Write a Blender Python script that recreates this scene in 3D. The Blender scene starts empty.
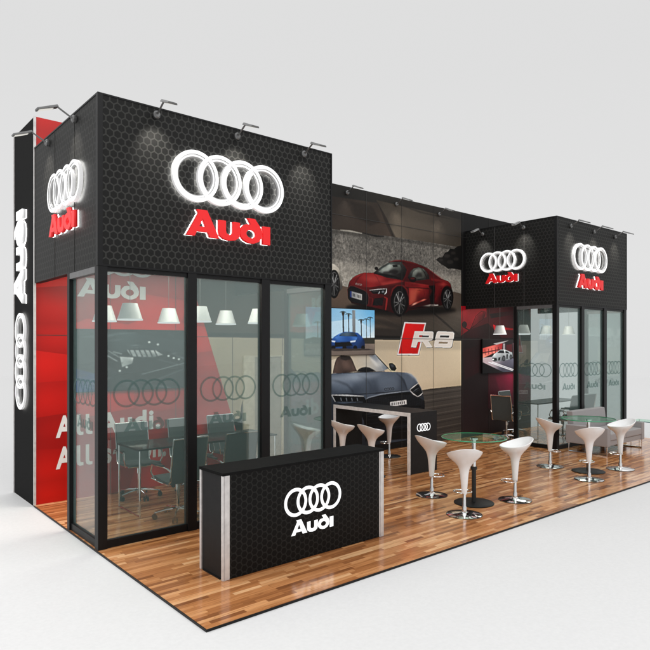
import bpy, bmesh, math, random
from mathutils import Vector, Matrix
import numpy as np
random.seed(7)
S = bpy.context.scene
C = S.collection
PI = math.pi

# ------------------------------------------------------------------ measured camera
CAM = (-2.397, -6.714, 2.25); FOC = 612.0; HZ = 345.0; CX = 325.0
FW = (math.cos(math.radians(50)), math.cos(math.radians(40))); RT = (FW[1], -FW[0])
def wall(x, y, Y=2.5):
    """photo measurement -> (X, Z) on the wall plane at depth Y"""
    t = (x - CX) / FOC
    dx = FW[0] + t*RT[0]; dy = FW[1] + t*RT[1]
    k = (Y - CAM[1]) / dy
    return (CAM[0] + k*dx, CAM[2] + (HZ - y) * k / FOC)

def lin(c):
    out = []
    for v in c[:3]:
        v /= 255.0
        out.append(v/12.92 if v <= 0.04045 else ((v+0.055)/1.055)**2.4)
    return out

# ------------------------------------------------------------------ materials
def new_mat(name):
    m = bpy.data.materials.new(name); m.use_nodes = True
    nt = m.node_tree; nt.nodes.clear()
    o = nt.nodes.new('ShaderNodeOutputMaterial')
    return m, nt, o
def N(nt, t, **kw):
    n = nt.nodes.new(t)
    for k, v in kw.items(): setattr(n, k, v)
    return n
def math_n(nt, op, a, b=None, c=None):
    n = N(nt, 'ShaderNodeMath', operation=op)
    for i, v in enumerate((a, b, c)):
        if v is None: continue
        if isinstance(v, (int, float)): n.inputs[i].default_value = v
        else: nt.links.new(v, n.inputs[i])
    return n.outputs[0]
def princ(nt, o, color=(.5,.5,.5), rough=.5, metal=0, spec=.5, coat=0):
    p = N(nt, 'ShaderNodeBsdfPrincipled')
    p.inputs['Base Color'].default_value = (*color, 1)
    p.inputs['Roughness'].default_value = rough
    p.inputs['Metallic'].default_value = metal
    p.inputs['Specular IOR Level'].default_value = spec
    p.inputs['Coat Weight'].default_value = coat
    nt.links.new(p.outputs[0], o.inputs[0])
    return p
def ramp(nt, fac, stops):
    r = N(nt, 'ShaderNodeValToRGB')
    el = r.color_ramp.elements
    el[0].position = stops[0][0]; el[0].color = (*stops[0][1], 1)
    el[1].position = stops[-1][0]; el[1].color = (*stops[-1][1], 1)
    for p, c in stops[1:-1]:
        e = el.new(p); e.color = (*c, 1)
    nt.links.new(fac, r.inputs[0])
    return r.outputs[0]
def objco(nt): return N(nt, 'ShaderNodeTexCoord').outputs['Object']

def mat_plain(name, color, rough=.5, metal=0, spec=.5, coat=0, var=.12, vscale=14, bump=.0):
    m, nt, o = new_mat(name)
    p = princ(nt, o, color, rough, metal, spec, coat)
    co = objco(nt)
    no = N(nt, 'ShaderNodeTexNoise'); no.inputs['Scale'].default_value = vscale; no.inputs['Detail'].default_value = 5
    nt.links.new(co, no.inputs['Vector'])
    lo = tuple(c*(1-var) for c in color); hi = tuple(min(1, c*(1+var)) for c in color)
    nt.links.new(ramp(nt, no.outputs[0], [(.3, lo), (.7, hi)]), p.inputs['Base Color'])
    if bump:
        b = N(nt, 'ShaderNodeBump'); b.inputs['Strength'].default_value = bump; b.inputs['Distance'].default_value = .004
        nt.links.new(no.outputs[0], b.inputs['Height']); nt.links.new(b.outputs[0], p.inputs['Normal'])
    return m
def mat_emit(name, color, s):
    m, nt, o = new_mat(name)
    e = N(nt, 'ShaderNodeEmission'); e.inputs[0].default_value = (*color, 1); e.inputs[1].default_value = s
    nt.links.new(e.outputs[0], o.inputs[0])
    return m
def mat_hex(name, u, v, size, cell, line, lw=.07, rough=.42, flat_top=False):
    m, nt, o = new_mat(name)
    p = princ(nt, o, cell, rough+.1, 0, .14)
    sep = N(nt, 'ShaderNodeSeparateXYZ'); nt.links.new(objco(nt), sep.inputs[0])
    a, b = sep.outputs['XYZ'.index(u)], sep.outputs['XYZ'.index(v)]
    if flat_top: a, b = b, a
    com = N(nt, 'ShaderNodeCombineXYZ')
    nt.links.new(math_n(nt, 'MULTIPLY_ADD', a, 1/size, 500.0), com.inputs[0])
    nt.links.new(math_n(nt, 'MULTIPLY_ADD', b, 1/size, 866.0), com.inputs[1])
    r = (1, 1.7320508, 1); h = (.5, .8660254, 0)
    def vm(op, x, y):
        n = N(nt, 'ShaderNodeVectorMath', operation=op)
        for i, q in enumerate((x, y)):
            if isinstance(q, tuple): n.inputs[i].default_value = q
            else: nt.links.new(q, n.inputs[i])
        return n
    A = vm('SUBTRACT', vm('MODULO', com.outputs[0], r).outputs[0], h).outputs[0]
    B = vm('SUBTRACT', vm('MODULO', vm('SUBTRACT', com.outputs[0], h).outputs[0], r).outputs[0], h).outputs[0]
    def hd(q):
        ab = N(nt, 'ShaderNodeVectorMath', operation='ABSOLUTE'); nt.links.new(q, ab.inputs[0])
        s = N(nt, 'ShaderNodeSeparateXYZ'); nt.links.new(ab.outputs[0], s.inputs[0])
        d = math_n(nt, 'ADD', math_n(nt, 'MULTIPLY', s.outputs[0], .5), math_n(nt, 'MULTIPLY', s.outputs[1], .8660254))
        return math_n(nt, 'MAXIMUM', s.outputs[0], d)
    d = math_n(nt, 'MINIMUM', hd(A), hd(B))
    f = math_n(nt, 'SMOOTH_MIN', 1.0, math_n(nt, 'MAXIMUM', math_n(nt, 'MULTIPLY', math_n(nt, 'SUBTRACT', d, .5-lw*1.25), 1/(lw*.5)), 0.0), .01)
    mix = N(nt, 'ShaderNodeMix', data_type='RGBA')
    nt.links.new(f, mix.inputs['Factor']); mix.inputs['A'].default_value = (*cell, 1); mix.inputs['B'].default_value = (*line, 1)
    nt.links.new(mix.outputs['Result'], p.inputs['Base Color'])
    return m
def mat_art(name, emit=0.0, rough=.5, grain=.015):
    """printed picture: the ink is the mesh's own colour attribute, plus fine print grain"""
    m, nt, o = new_mat(name)
    p = princ(nt, o, (.5,.5,.5), rough, 0, .15)
    at = N(nt, 'ShaderNodeVertexColor'); at.layer_name = 'ink'
    no = N(nt, 'ShaderNodeTexNoise'); no.inputs['Scale'].default_value = 26; no.inputs['Detail'].default_value = 6
    nt.links.new(objco(nt), no.inputs['Vector'])
    g = ramp(nt, no.outputs[0], [(.35, (1-grain,)*3), (.65, (1+grain,)*3)])
    mx = N(nt, 'ShaderNodeMix', data_type='RGBA', blend_type='MULTIPLY'); mx.inputs['Factor'].default_value = 1
    nt.links.new(at.outputs[0], mx.inputs['A']); nt.links.new(g, mx.inputs['B'])
    nt.links.new(mx.outputs['Result'], p.inputs['Base Color'])
    if emit:
        nt.links.new(mx.outputs['Result'], p.inputs['Emission Color']); p.inputs['Emission Strength'].default_value = emit
    return m
def mat_red_hex():
    """red print with very large, barely visible tilted hexagons"""
    m, nt, o = new_mat('red_print')
    p = princ(nt, o, (.6,.012,.008), .38, 0, .35)
    mp = N(nt, 'ShaderNodeMapping'); mp.inputs['Scale'].default_value = (1, 0, 1.9); nt.links.new(objco(nt), mp.inputs[0])
    v = N(nt, 'ShaderNodeTexVoronoi'); v.inputs['Scale'].default_value = 1.15; v.inputs['Randomness'].default_value = .35
    nt.links.new(mp.outputs[0], v.inputs['Vector'])
    s = N(nt, 'ShaderNodeSeparateColor'); nt.links.new(v.outputs['Color'], s.inputs[0])
    f = math_n(nt, 'ADD', math_n(nt, 'MULTIPLY', s.outputs[0], .6), math_n(nt, 'MULTIPLY', v.outputs['Distance'], .5))
    nt.links.new(ramp(nt, f, [(0.05, (.80,.012,.007)), (.8, (.36,.005,.004))]), p.inputs['Base Color'])
    return m
def mat_wood():
    m, nt, o = new_mat('parquet_wood')
    p = princ(nt, o, (.4,.2,.1), .2, 0, .5)
    sep = N(nt, 'ShaderNodeSeparateXYZ'); nt.links.new(objco(nt), sep.inputs[0])
    W, L = .052, .46
    row = math_n(nt, 'FLOOR', math_n(nt, 'DIVIDE', sep.outputs[1], W))
    wn = N(nt, 'ShaderNodeTexWhiteNoise', noise_dimensions='1D'); nt.links.new(row, wn.inputs['W'])
    xs = math_n(nt, 'DIVIDE', math_n(nt, 'MULTIPLY_ADD', wn.outputs['Value'], 7.3, sep.outputs[0]), L)
    # uneven lengths: warp the coordinate
    xs = math_n(nt, 'ADD', xs, math_n(nt, 'MULTIPLY', math_n(nt, 'SINE', math_n(nt, 'MULTIPLY_ADD', row, 1.7, math_n(nt, 'MULTIPLY', xs, 1.3))), .45))
    col = math_n(nt, 'FLOOR', xs)
    cb = N(nt, 'ShaderNodeCombineXYZ'); nt.links.new(row, cb.inputs[0]); nt.links.new(col, cb.inputs[1])
    w2 = N(nt, 'ShaderNodeTexWhiteNoise', noise_dimensions='2D'); nt.links.new(cb.outputs[0], w2.inputs['Vector'])
    base = ramp(nt, w2.outputs['Value'], [(0, (.22,.08,.028)), (.2, (.37,.145,.05)), (.55, (.50,.215,.08)), (.82, (.62,.30,.125)), (1, (.76,.45,.23))])
    # grain
    mp = N(nt, 'ShaderNodeMapping'); mp.inputs['Scale'].default_value = (1.6, 26, 1); nt.links.new(objco(nt), mp.inputs[0])
    ad = N(nt, 'ShaderNodeVectorMath', operation='ADD'); nt.links.new(mp.outputs[0], ad.inputs[0])
    sc = N(nt, 'ShaderNodeVectorMath', operation='SCALE'); nt.links.new(w2.outputs['Color'], sc.inputs[0]); sc.inputs['Scale'].default_value = 40
    nt.links.new(sc.outputs[0], ad.inputs[1])
    no = N(nt, 'ShaderNodeTexNoise'); no.inputs['Scale'].default_value = 1.6; no.inputs['Detail'].default_value = 8; no.inputs['Distortion'].default_value = 1.2
    nt.links.new(ad.outputs[0], no.inputs['Vector'])
    g = ramp(nt, no.outputs[0], [(.28, (.62,.56,.5)), (.46, (.97,.97,.97)), (.7, (1.18,1.18,1.16))])
    mx = N(nt, 'ShaderNodeMix', data_type='RGBA', blend_type='MULTIPLY'); mx.inputs['Factor'].default_value = 1
    nt.links.new(base, mx.inputs['A']); nt.links.new(g, mx.inputs['B'])
    # joints
    fy = math_n(nt, 'FRACT', math_n(nt, 'DIVIDE', sep.outputs[1], W)); fx = math_n(nt, 'FRACT', xs)
    j = math_n(nt, 'MAXIMUM', math_n(nt, 'LESS_THAN', fy, .035), math_n(nt, 'LESS_THAN', fx, .006))
    m2 = N(nt, 'ShaderNodeMix', data_type='RGBA'); nt.links.new(math_n(nt, 'MULTIPLY', j, .35), m2.inputs['Factor'])
    nt.links.new(mx.outputs['Result'], m2.inputs['A']); m2.inputs['B'].default_value = (.09,.035,.015,1)
    nt.links.new(m2.outputs['Result'], p.inputs['Base Color'])
    nt.links.new(ramp(nt, no.outputs[0], [(.2, (.20,)*3), (.8, (.11,)*3)]), p.inputs['Roughness'])
    return m
def mat_glass(name, tint, refl=.09, milk=.04, milkcol=(.35,.45,.43), rough=.01):
    m, nt, o = new_mat(name)
    tr = N(nt, 'ShaderNodeBsdfTransparent'); tr.inputs[0].default_value = (*tint, 1)
    gl = N(nt, 'ShaderNodeBsdfGlossy'); gl.inputs[0].default_value = (.95,1,.98,1); gl.inputs['Roughness'].default_value = rough
    df = N(nt, 'ShaderNodeBsdfDiffuse'); df.inputs[0].default_value = (*milkcol, 1)
    lw = N(nt, 'ShaderNodeFresnel'); lw.inputs[0].default_value = 1.45
    fac = math_n(nt, 'MAXIMUM', math_n(nt, 'ADD', math_n(nt, 'MINIMUM', lw.outputs[0], .09), refl), 0.0)
    a = N(nt, 'ShaderNodeMixShader'); nt.links.new(fac, a.inputs[0]); nt.links.new(tr.outputs[0], a.inputs[1]); nt.links.new(gl.outputs[0], a.inputs[2])
    b = N(nt, 'ShaderNodeMixShader'); b.inputs[0].default_value = milk; nt.links.new(a.outputs[0], b.inputs[1]); nt.links.new(df.outputs[0], b.inputs[2])
    nt.links.new(b.outputs[0], o.inputs[0])
    return m
def mat_shade():
    m, nt, o = new_mat('frosted_lamp_shade')
    p = princ(nt, o, (.42,.43,.43), .35, 0, .4)
    no = N(nt, 'ShaderNodeTexNoise'); no.inputs['Scale'].default_value = 60; no.inputs['Detail'].default_value = 4
    nt.links.new(objco(nt), no.inputs['Vector'])
    nt.links.new(ramp(nt, no.outputs[0], [(.3, (.45,.46,.46)), (.65, (1,1,1))]), p.inputs['Emission Color'])
    p.inputs['Emission Strength'].default_value = .15
    return m

M = {}
M['ground'] = mat_plain('studio_white', (.68,.68,.68), .6, 0, .2, var=.025, vscale=30)
M['wood'] = mat_wood()
M['black'] = mat_plain('black_laminate', (.007,.007,.007), .8, 0, .08, bump=.1)
M['black_metal'] = mat_plain('black_metal', (.006,.006,.0065), .45, 0, .22)
M['grey_panel'] = mat_plain('charcoal_panel', (.013,.013,.0135), .55, 0, .18)
M['rail_grey'] = mat_plain('grey_rail', (.13,.13,.13), .4, .3)
M['alu'] = mat_plain('brushed_aluminium', (.62,.60,.59), .42, .25)
M['white_trim'] = mat_plain('white_trim', (.88,.85,.83), .4)
M['chrome'] = mat_plain('chrome', (.78,.78,.78), .08, 1.0, var=.03)
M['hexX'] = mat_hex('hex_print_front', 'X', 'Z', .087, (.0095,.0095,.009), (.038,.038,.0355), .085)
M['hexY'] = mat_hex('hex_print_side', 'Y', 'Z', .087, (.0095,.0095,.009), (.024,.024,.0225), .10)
M['hexC'] = mat_hex('hex_print_counter', 'X', 'Z', .069, (.0028,.0028,.0026), (.0135,.0135,.0125), .09, .45, True)
M['red'] = mat_red_hex()
M['art'] = mat_art('printed_panel')
M['screen'] = mat_art('screen_picture', .32, .3, .03)
M['glow'] = mat_emit('white_led_face', (1,1,1), 1.35)
M['back_glow'] = mat_emit('white_led_back', (1,.99,.97), 12.0)
M['lip'] = mat_plain('ring_lip', (.45,.45,.45), .3, .2)
def mat_lit_white():
    m, nt, o = new_mat('ring_white')
    p = princ(nt, o, (.8,.8,.8), .3, 0, .4)
    no = N(nt, 'ShaderNodeTexNoise'); no.inputs['Scale'].default_value = 5; nt.links.new(objco(nt), no.inputs['Vector'])
    nt.links.new(ramp(nt, no.outputs[0], [(.3, (.95,.95,.95)), (.7, (1,1,1))]), p.inputs['Emission Color'])
    p.inputs['Emission Strength'].default_value = .3
    return m
M['ring_edge'] = mat_lit_white()
def mat_red_letter():
    m, nt, o = new_mat('red_letter')
    p = princ(nt, o, (.75,.012,.015), .35, 0, .4)
    no = N(nt, 'ShaderNodeTexNoise'); no.inputs['Scale'].default_value = 6; nt.links.new(objco(nt), no.inputs['Vector'])
    nt.links.new(ramp(nt, no.outputs[0], [(.3, (.72,.012,.014)), (.7, (.8,.016,.016))]), p.inputs['Emission Color'])
    p.inputs['Emission Strength'].default_value = .22
    return m
M['red_letter'] = mat_red_letter()
M['white_print'] = mat_plain('white_print', (.82,.80,.79), .45, var=.03)
M['glass'] = mat_glass('booth_glass', (.84,.88,.872), .06, .135, (.25,.36,.345))
M['decal'] = mat_glass('frosted_decal', (.68,.77,.76), -.2, .40, (.17,.24,.23), .4)
M['green_glass'] = mat_glass('green_glass', (.80,.93,.86), .03, .03, (.3,.6,.45))
M['green_edge'] = mat_plain('green_glass_edge', (.03,.30,.14), .15, 0, .6)
M['smoke_top'] = mat_glass('smoked_top', (.55,.57,.57), .06, .35, (.05,.05,.05), .08)
M['stool_white'] = mat_plain('white_abs', (.88,.88,.88), .22, 0, .5, .3, var=.02)
M['mesh_dark'] = mat_plain('charcoal_mesh', (.06,.072,.072), .6, 0, .3, var=.25, vscale=160, bump=.2)
M['rubber'] = mat_plain('black_rubber', (.01,.01,.01), .6)
M['fabric'] = mat_plain('grey_upholstery', (.34,.325,.325), .85, 0, .15, var=.10, vscale=120, bump=.25)
M['shade'] = mat_shade()
M['steel'] = mat_plain('grey_steel', (.16,.16,.16), .35, .7)
M['lens'] = mat_emit('lamp_lens', (1,.97,.9), .75)
M['seam'] = mat_plain('panel_seam', (.03,.03,.028), .6)

# ------------------------------------------------------------------ mesh helpers
class MB:
    def __init__(s): s.v = []; s.f = []; s.mi = []; s.sm = []
    def add(s, vs, fs, mi=0, smooth=False):
        b = len(s.v); s.v += [tuple(v) for v in vs]
        for f in fs: s.f.append([i+b for i in f]); s.mi.append(mi); s.sm.append(smooth)
        return s
    def box(s, x0, x1, y0, y1, z0, z1, mi=0):
        vs = [(x,y,z) for z in (z0,z1) for y in (y0,y1) for x in (x0,x1)]
        return s.add(vs, [(0,2,3,1),(4,5,7,6),(0,1,5,4),(2,6,7,3),(0,4,6,2),(1,3,7,5)], mi)
    def tube(s, pts, r, n=10, mi=0, closed=False, caps=True):
        pts = [Vector(p) for p in pts]; rs = r if isinstance(r, (list, tuple)) else [r]*len(pts)
        m = len(pts); rings = []; up = None
        for i, p in enumerate(pts):
            if closed: t = (pts[(i+1) % m] - pts[i-1]).normalized()
            else: t = (pts[min(i+1, m-1)] - pts[max(i-1, 0)]).normalized()
            if up is None:
                up = Vector((0,0,1)) if abs(t.z) < .9 else Vector((1,0,0))
            a = (up - t*up.dot(t)).normalized(); b = t.cross(a); up = a
            rings.append([p + (a*math.cos(2*PI*k/n) + b*math.sin(2*PI*k/n))*rs[i] for k in range(n)])
        vs = [v for rg in rings for v in rg]; fs = []
        for i in range(m if closed else m-1):
            j = (i+1) % m
            for k in range(n):
                fs.append((i*n+k, i*n+(k+1) % n, j*n+(k+1) % n, j*n+k))
        if not closed and caps: fs += [tuple(range(n))[::-1], tuple((m-1)*n+k for k in range(n))]
        return s.add(vs, fs, mi, True)
    def lathe(s, prof, n=32, c=(0,0,0), mi=0, smooth=True):
        vs = []; fs = []
        for r, z in prof:
            for k in range(n): vs.append((c[0]+r*math.cos(2*PI*k/n), c[1]+r*math.sin(2*PI*k/n), c[2]+z))
        for i in range(len(prof)-1):
            for k in range(n): fs.append((i*n+k, i*n+(k+1) % n, (i+1)*n+(k+1) % n, (i+1)*n+k))
        return s.add(vs, fs, mi, smooth)
    def build(s, name, mats, parent=None, bevel=0, seg=2):
        me = bpy.data.meshes.new(name); me.from_pydata(s.v, [], s.f)
        if not isinstance(mats, (list, tuple)): mats = [mats]
        for m in mats: me.materials.append(m)
        for p, i, sm in zip(me.polygons, s.mi, s.sm): p.material_index = i; p.use_smooth = sm
        bm = bmesh.new(); bm.from_mesh(me); bmesh.ops.recalc_face_normals(bm, faces=bm.faces)
        if bevel:
            bmesh.ops.bevel(bm, geom=[e for e in bm.edges if e.calc_face_angle(0) > .6], offset=bevel, segments=seg, affect='EDGES', profile=.6)
        bm.to_mesh(me); bm.free()
        if any(s.sm):
            try: me.set_sharp_from_angle(angle=math.radians(40))
            except Exception: pass
        o = bpy.data.objects.new(name, me); C.objects.link(o)
        if parent: o.parent = parent
        return o
def tag(o, label=None, cat=None, group=None, kind=None):
    if label: o['label'] = label
    if cat: o['category'] = cat
    if group: o['group'] = group
    if kind: o['kind'] = kind
    return o
def thing(name, label, cat, loc=(0,0,0), rz=0, group=None):
    o = bpy.data.objects.new(name, None); C.objects.link(o); o.empty_display_size = .1
    o.location = loc; o.rotation_euler = (0,0,rz)
    return tag(o, label, cat, group)
def dup(root, loc, rz, label):
    r = root.copy(); C.objects.link(r); r.location = loc; r.rotation_euler = (0,0,rz); r['label'] = label
    for ch in list(root.children):
        c = ch.copy(); C.objects.link(c); c.parent = r
        for g in list(ch.children):
            d = g.copy(); C.objects.link(d); d.parent = c
    return r
def placer(proto):
    st = {'first': True}
    def place(loc, rz, label):
        if st['first']:
            st['first'] = False; proto.location = loc; proto.rotation_euler = (0,0,rz); proto['label'] = label; return proto
        return dup(proto, loc, rz, label)
    return place

# ------------------------------------------------------------------ lettering & emblem
def ell(cx, cy, rx, ry, n=20, a0=0, a1=360):
    return [(cx+rx*math.cos(math.radians(a0+(a1-a0)*k/n)), cy+ry*math.sin(math.radians(a0+(a1-a0)*k/n))) for k in range(n if a1-a0 == 360 else n+1)]
LET = [
 (0.0,  [[(0,0),(.50,.87),(.43,1.0),(.86,1.0),(1.38,0),(.98,0),(.90,.18),(.43,.18),(.34,0)], [(.53,.37),(.81,.37),(.67,.68)]]),
 (1.36, [[(0,.72),(.31,.72),(.31,.34),(.34,.24),(.46,.19),(.60,.24),(.64,.34),(.64,.72),(.95,.72),(.95,.28),(.90,.12),(.74,.01),(.48,-.03),(.22,.01),(.05,.12),(0,.28)]]),
 (2.33, [[(.34,.96),(.68,.96),(.97,.62),(1.03,.42),(1.0,.22),(.86,.06),(.62,-.03),(.4,-.03),(.16,.06),(.02,.2),(-.01,.36),(.04,.54),(.18,.68),(.34,.72),(.50,.72)], ell(.5,.345,.235,.17,14)]),
 (3.35, [[(.05,.72),(.40,.72),(.40,-.01),(.05,-.01)]]),
]
LW = 3.75
def shape(name, loops, depth, mat, place, parent, bevel=0):
    """filled outline (with holes) extruded to a solid, placed by a function (u,v,n)->xyz"""
    cu = bpy.data.curves.new('c', 'CURVE'); cu.dimensions = '2D'; cu.fill_mode = 'BOTH'; cu.extrude = depth/2
    for lp in loops:
        sp = cu.splines.new('POLY'); sp.points.add(len(lp)-1); sp.use_cyclic_u = True
        for i, p in enumerate(lp): sp.points[i].co = (p[0], p[1], 0, 1)
    return curve_to(cu, name, depth, mat, place, parent)
def curve_to(cu, name, depth, mat, place, parent):
    t = bpy.data.objects.new('t', cu); C.objects.link(t)
    dg = bpy.context.evaluated_depsgraph_get(); dg.update()
    me = bpy.data.meshes.new_from_object(t.evaluated_get(dg)); bpy.data.objects.remove(t); 
    for v in me.vertices: v.co = place(v.co.x, v.co.y, v.co.z + depth/2)
    me.materials.clear(); me.materials.append(mat)
    bm = bmesh.new(); bm.from_mesh(me); bmesh.ops.remove_doubles(bm, verts=bm.verts, dist=1e-5); bmesh.ops.recalc_face_normals(bm, faces=bm.faces); bm.to_mesh(me); bm.free()
    me.name = name
    o = bpy.data.objects.new(name, me); C.objects.link(o); o.parent = parent
    return o
def frame_of(origin, u, v, n):
    O, U, V, W = Vector(origin), Vector(u), Vector(v), Vector(n)
    return lambda a, b, c: O + U*a + V*b + W*c
def ring_mesh(name, cx, cy, R, w, n0, n1, place, parent, mats, lip=True, seg=56):
    """ring with a square outer band and a sloping inner lip"""
    prof = [(R, n0), (R, n1), (R-w*.50, n1), (R-w*.56, n1-.012), (R-w*.84, n1-.012), (R-w, n1-.03), (R-w, n0)]
    mid = [1, 0, 2, 1, 2, 2, 2]
    vs = []; fs = []; mi = []
    for k in range(seg):
        a = 2*PI*k/seg
        for r, z in prof: vs.append(place(cx+r*math.cos(a), cy+r*math.sin(a), z))
    P = len(prof)
    mb = MB(); mb.v = [tuple(v) for v in vs]
    for k in range(seg):
        j = (k+1) % seg
        for i in range(P):
            if i == P-1: continue
            mb.f.append([k*P+i, k*P+i+1, j*P+i+1, j*P+i]); mb.mi.append(mid[i]); mb.sm.append(False)
        mb.f.append([k*P+P-1, k*P, j*P, j*P+P-1]); mb.mi.append(3 if lip else 0); mb.sm.append(False)
    return mb.build(name, mats, parent)
def logo3d(parent, place, width, gap_txt=.13, txt_w=.72, red=True, depth=.045, off=.03):
    """place: (u,v,n); u=0..width across the rings, v=0 at ring centre"""
    R = width*.1925; st = (width-2*R)/3
    em = bpy.data.objects.new('rings_emblem', None); C.objects.link(em); em.parent = parent
    for i in range(4):
        k = .004*(i % 2)
        ring_mesh('ring', R+st*i, 0, R, R*.29, off, off+depth+k, place, em, [M['glow'], M['ring_edge'], M['lip'], M['back_glow']])
    cap = width*txt_w/LW; u0 = width*(.5-txt_w/2)-width*.015; v0 = -R-gap_txt*width-cap
    le = bpy.data.objects.new('lettering', None); C.objects.link(le); le.parent = parent
    if red is None:
        return
    for dx, loops in LET:
        lp = [[(u0+cap*(dx+x), v0+cap*y) for x, y in l] for l in loops]
        shape('letter', lp, depth*.8+.01, M['red_letter'] if red else M['glow'], lambda a,b,c: place(a,b,c+off+.012), le)
        shape('letter_backlight', [[(x, y) for x, y in l] for l in lp], .008, M['back_glow2'], lambda a,b,c: place(a-cap*.012,b+cap*.004,c+off*.8), le)
M['back_glow2'] = mat_emit('letter_led_back', (1,.98,.97), 5.0)
def logo_flat(parent, place, width, mat, gap_txt=.13, txt_w=.72, t=.002, ring_w=.17, names=('rings_print','lettering_print')):
    R = width*.1925; st = (width-2*R)/3
    mb = MB()
    for i in range(4):
        k = .0007*(i % 2)
        n = 48
        vs = []
        for q in range(n):
            a = 2*PI*q/n
            for r in (R, R*(1-ring_w)): vs.append(place(R+st*i+r*math.cos(a), r*math.sin(a), t+k))
        mb.add(vs, [(2*q, 2*q+1, 2*((q+1) % n)+1, 2*((q+1) % n)) for q in range(n)])
    mb.build(names[0], mat, parent)
    cap = width*txt_w/LW; u0 = width*(.5-txt_w/2)-width*.015; v0 = -R-gap_txt*width-cap
    cu = bpy.data.curves.new('c', 'CURVE'); cu.dimensions = '2D'; cu.fill_mode = 'BOTH'
    for dx, loops in LET:
        for l in loops:
            sp = cu.splines.new('POLY'); sp.points.add(len(l)-1); sp.use_cyclic_u = True
            for i, (x, y) in enumerate(l): sp.points[i].co = (u0+cap*(dx+x), v0+cap*y, 0, 1)
    curve_to(cu, names[1], 0, mat, lambda a,b,c: place(a,b,t), parent)

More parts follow.
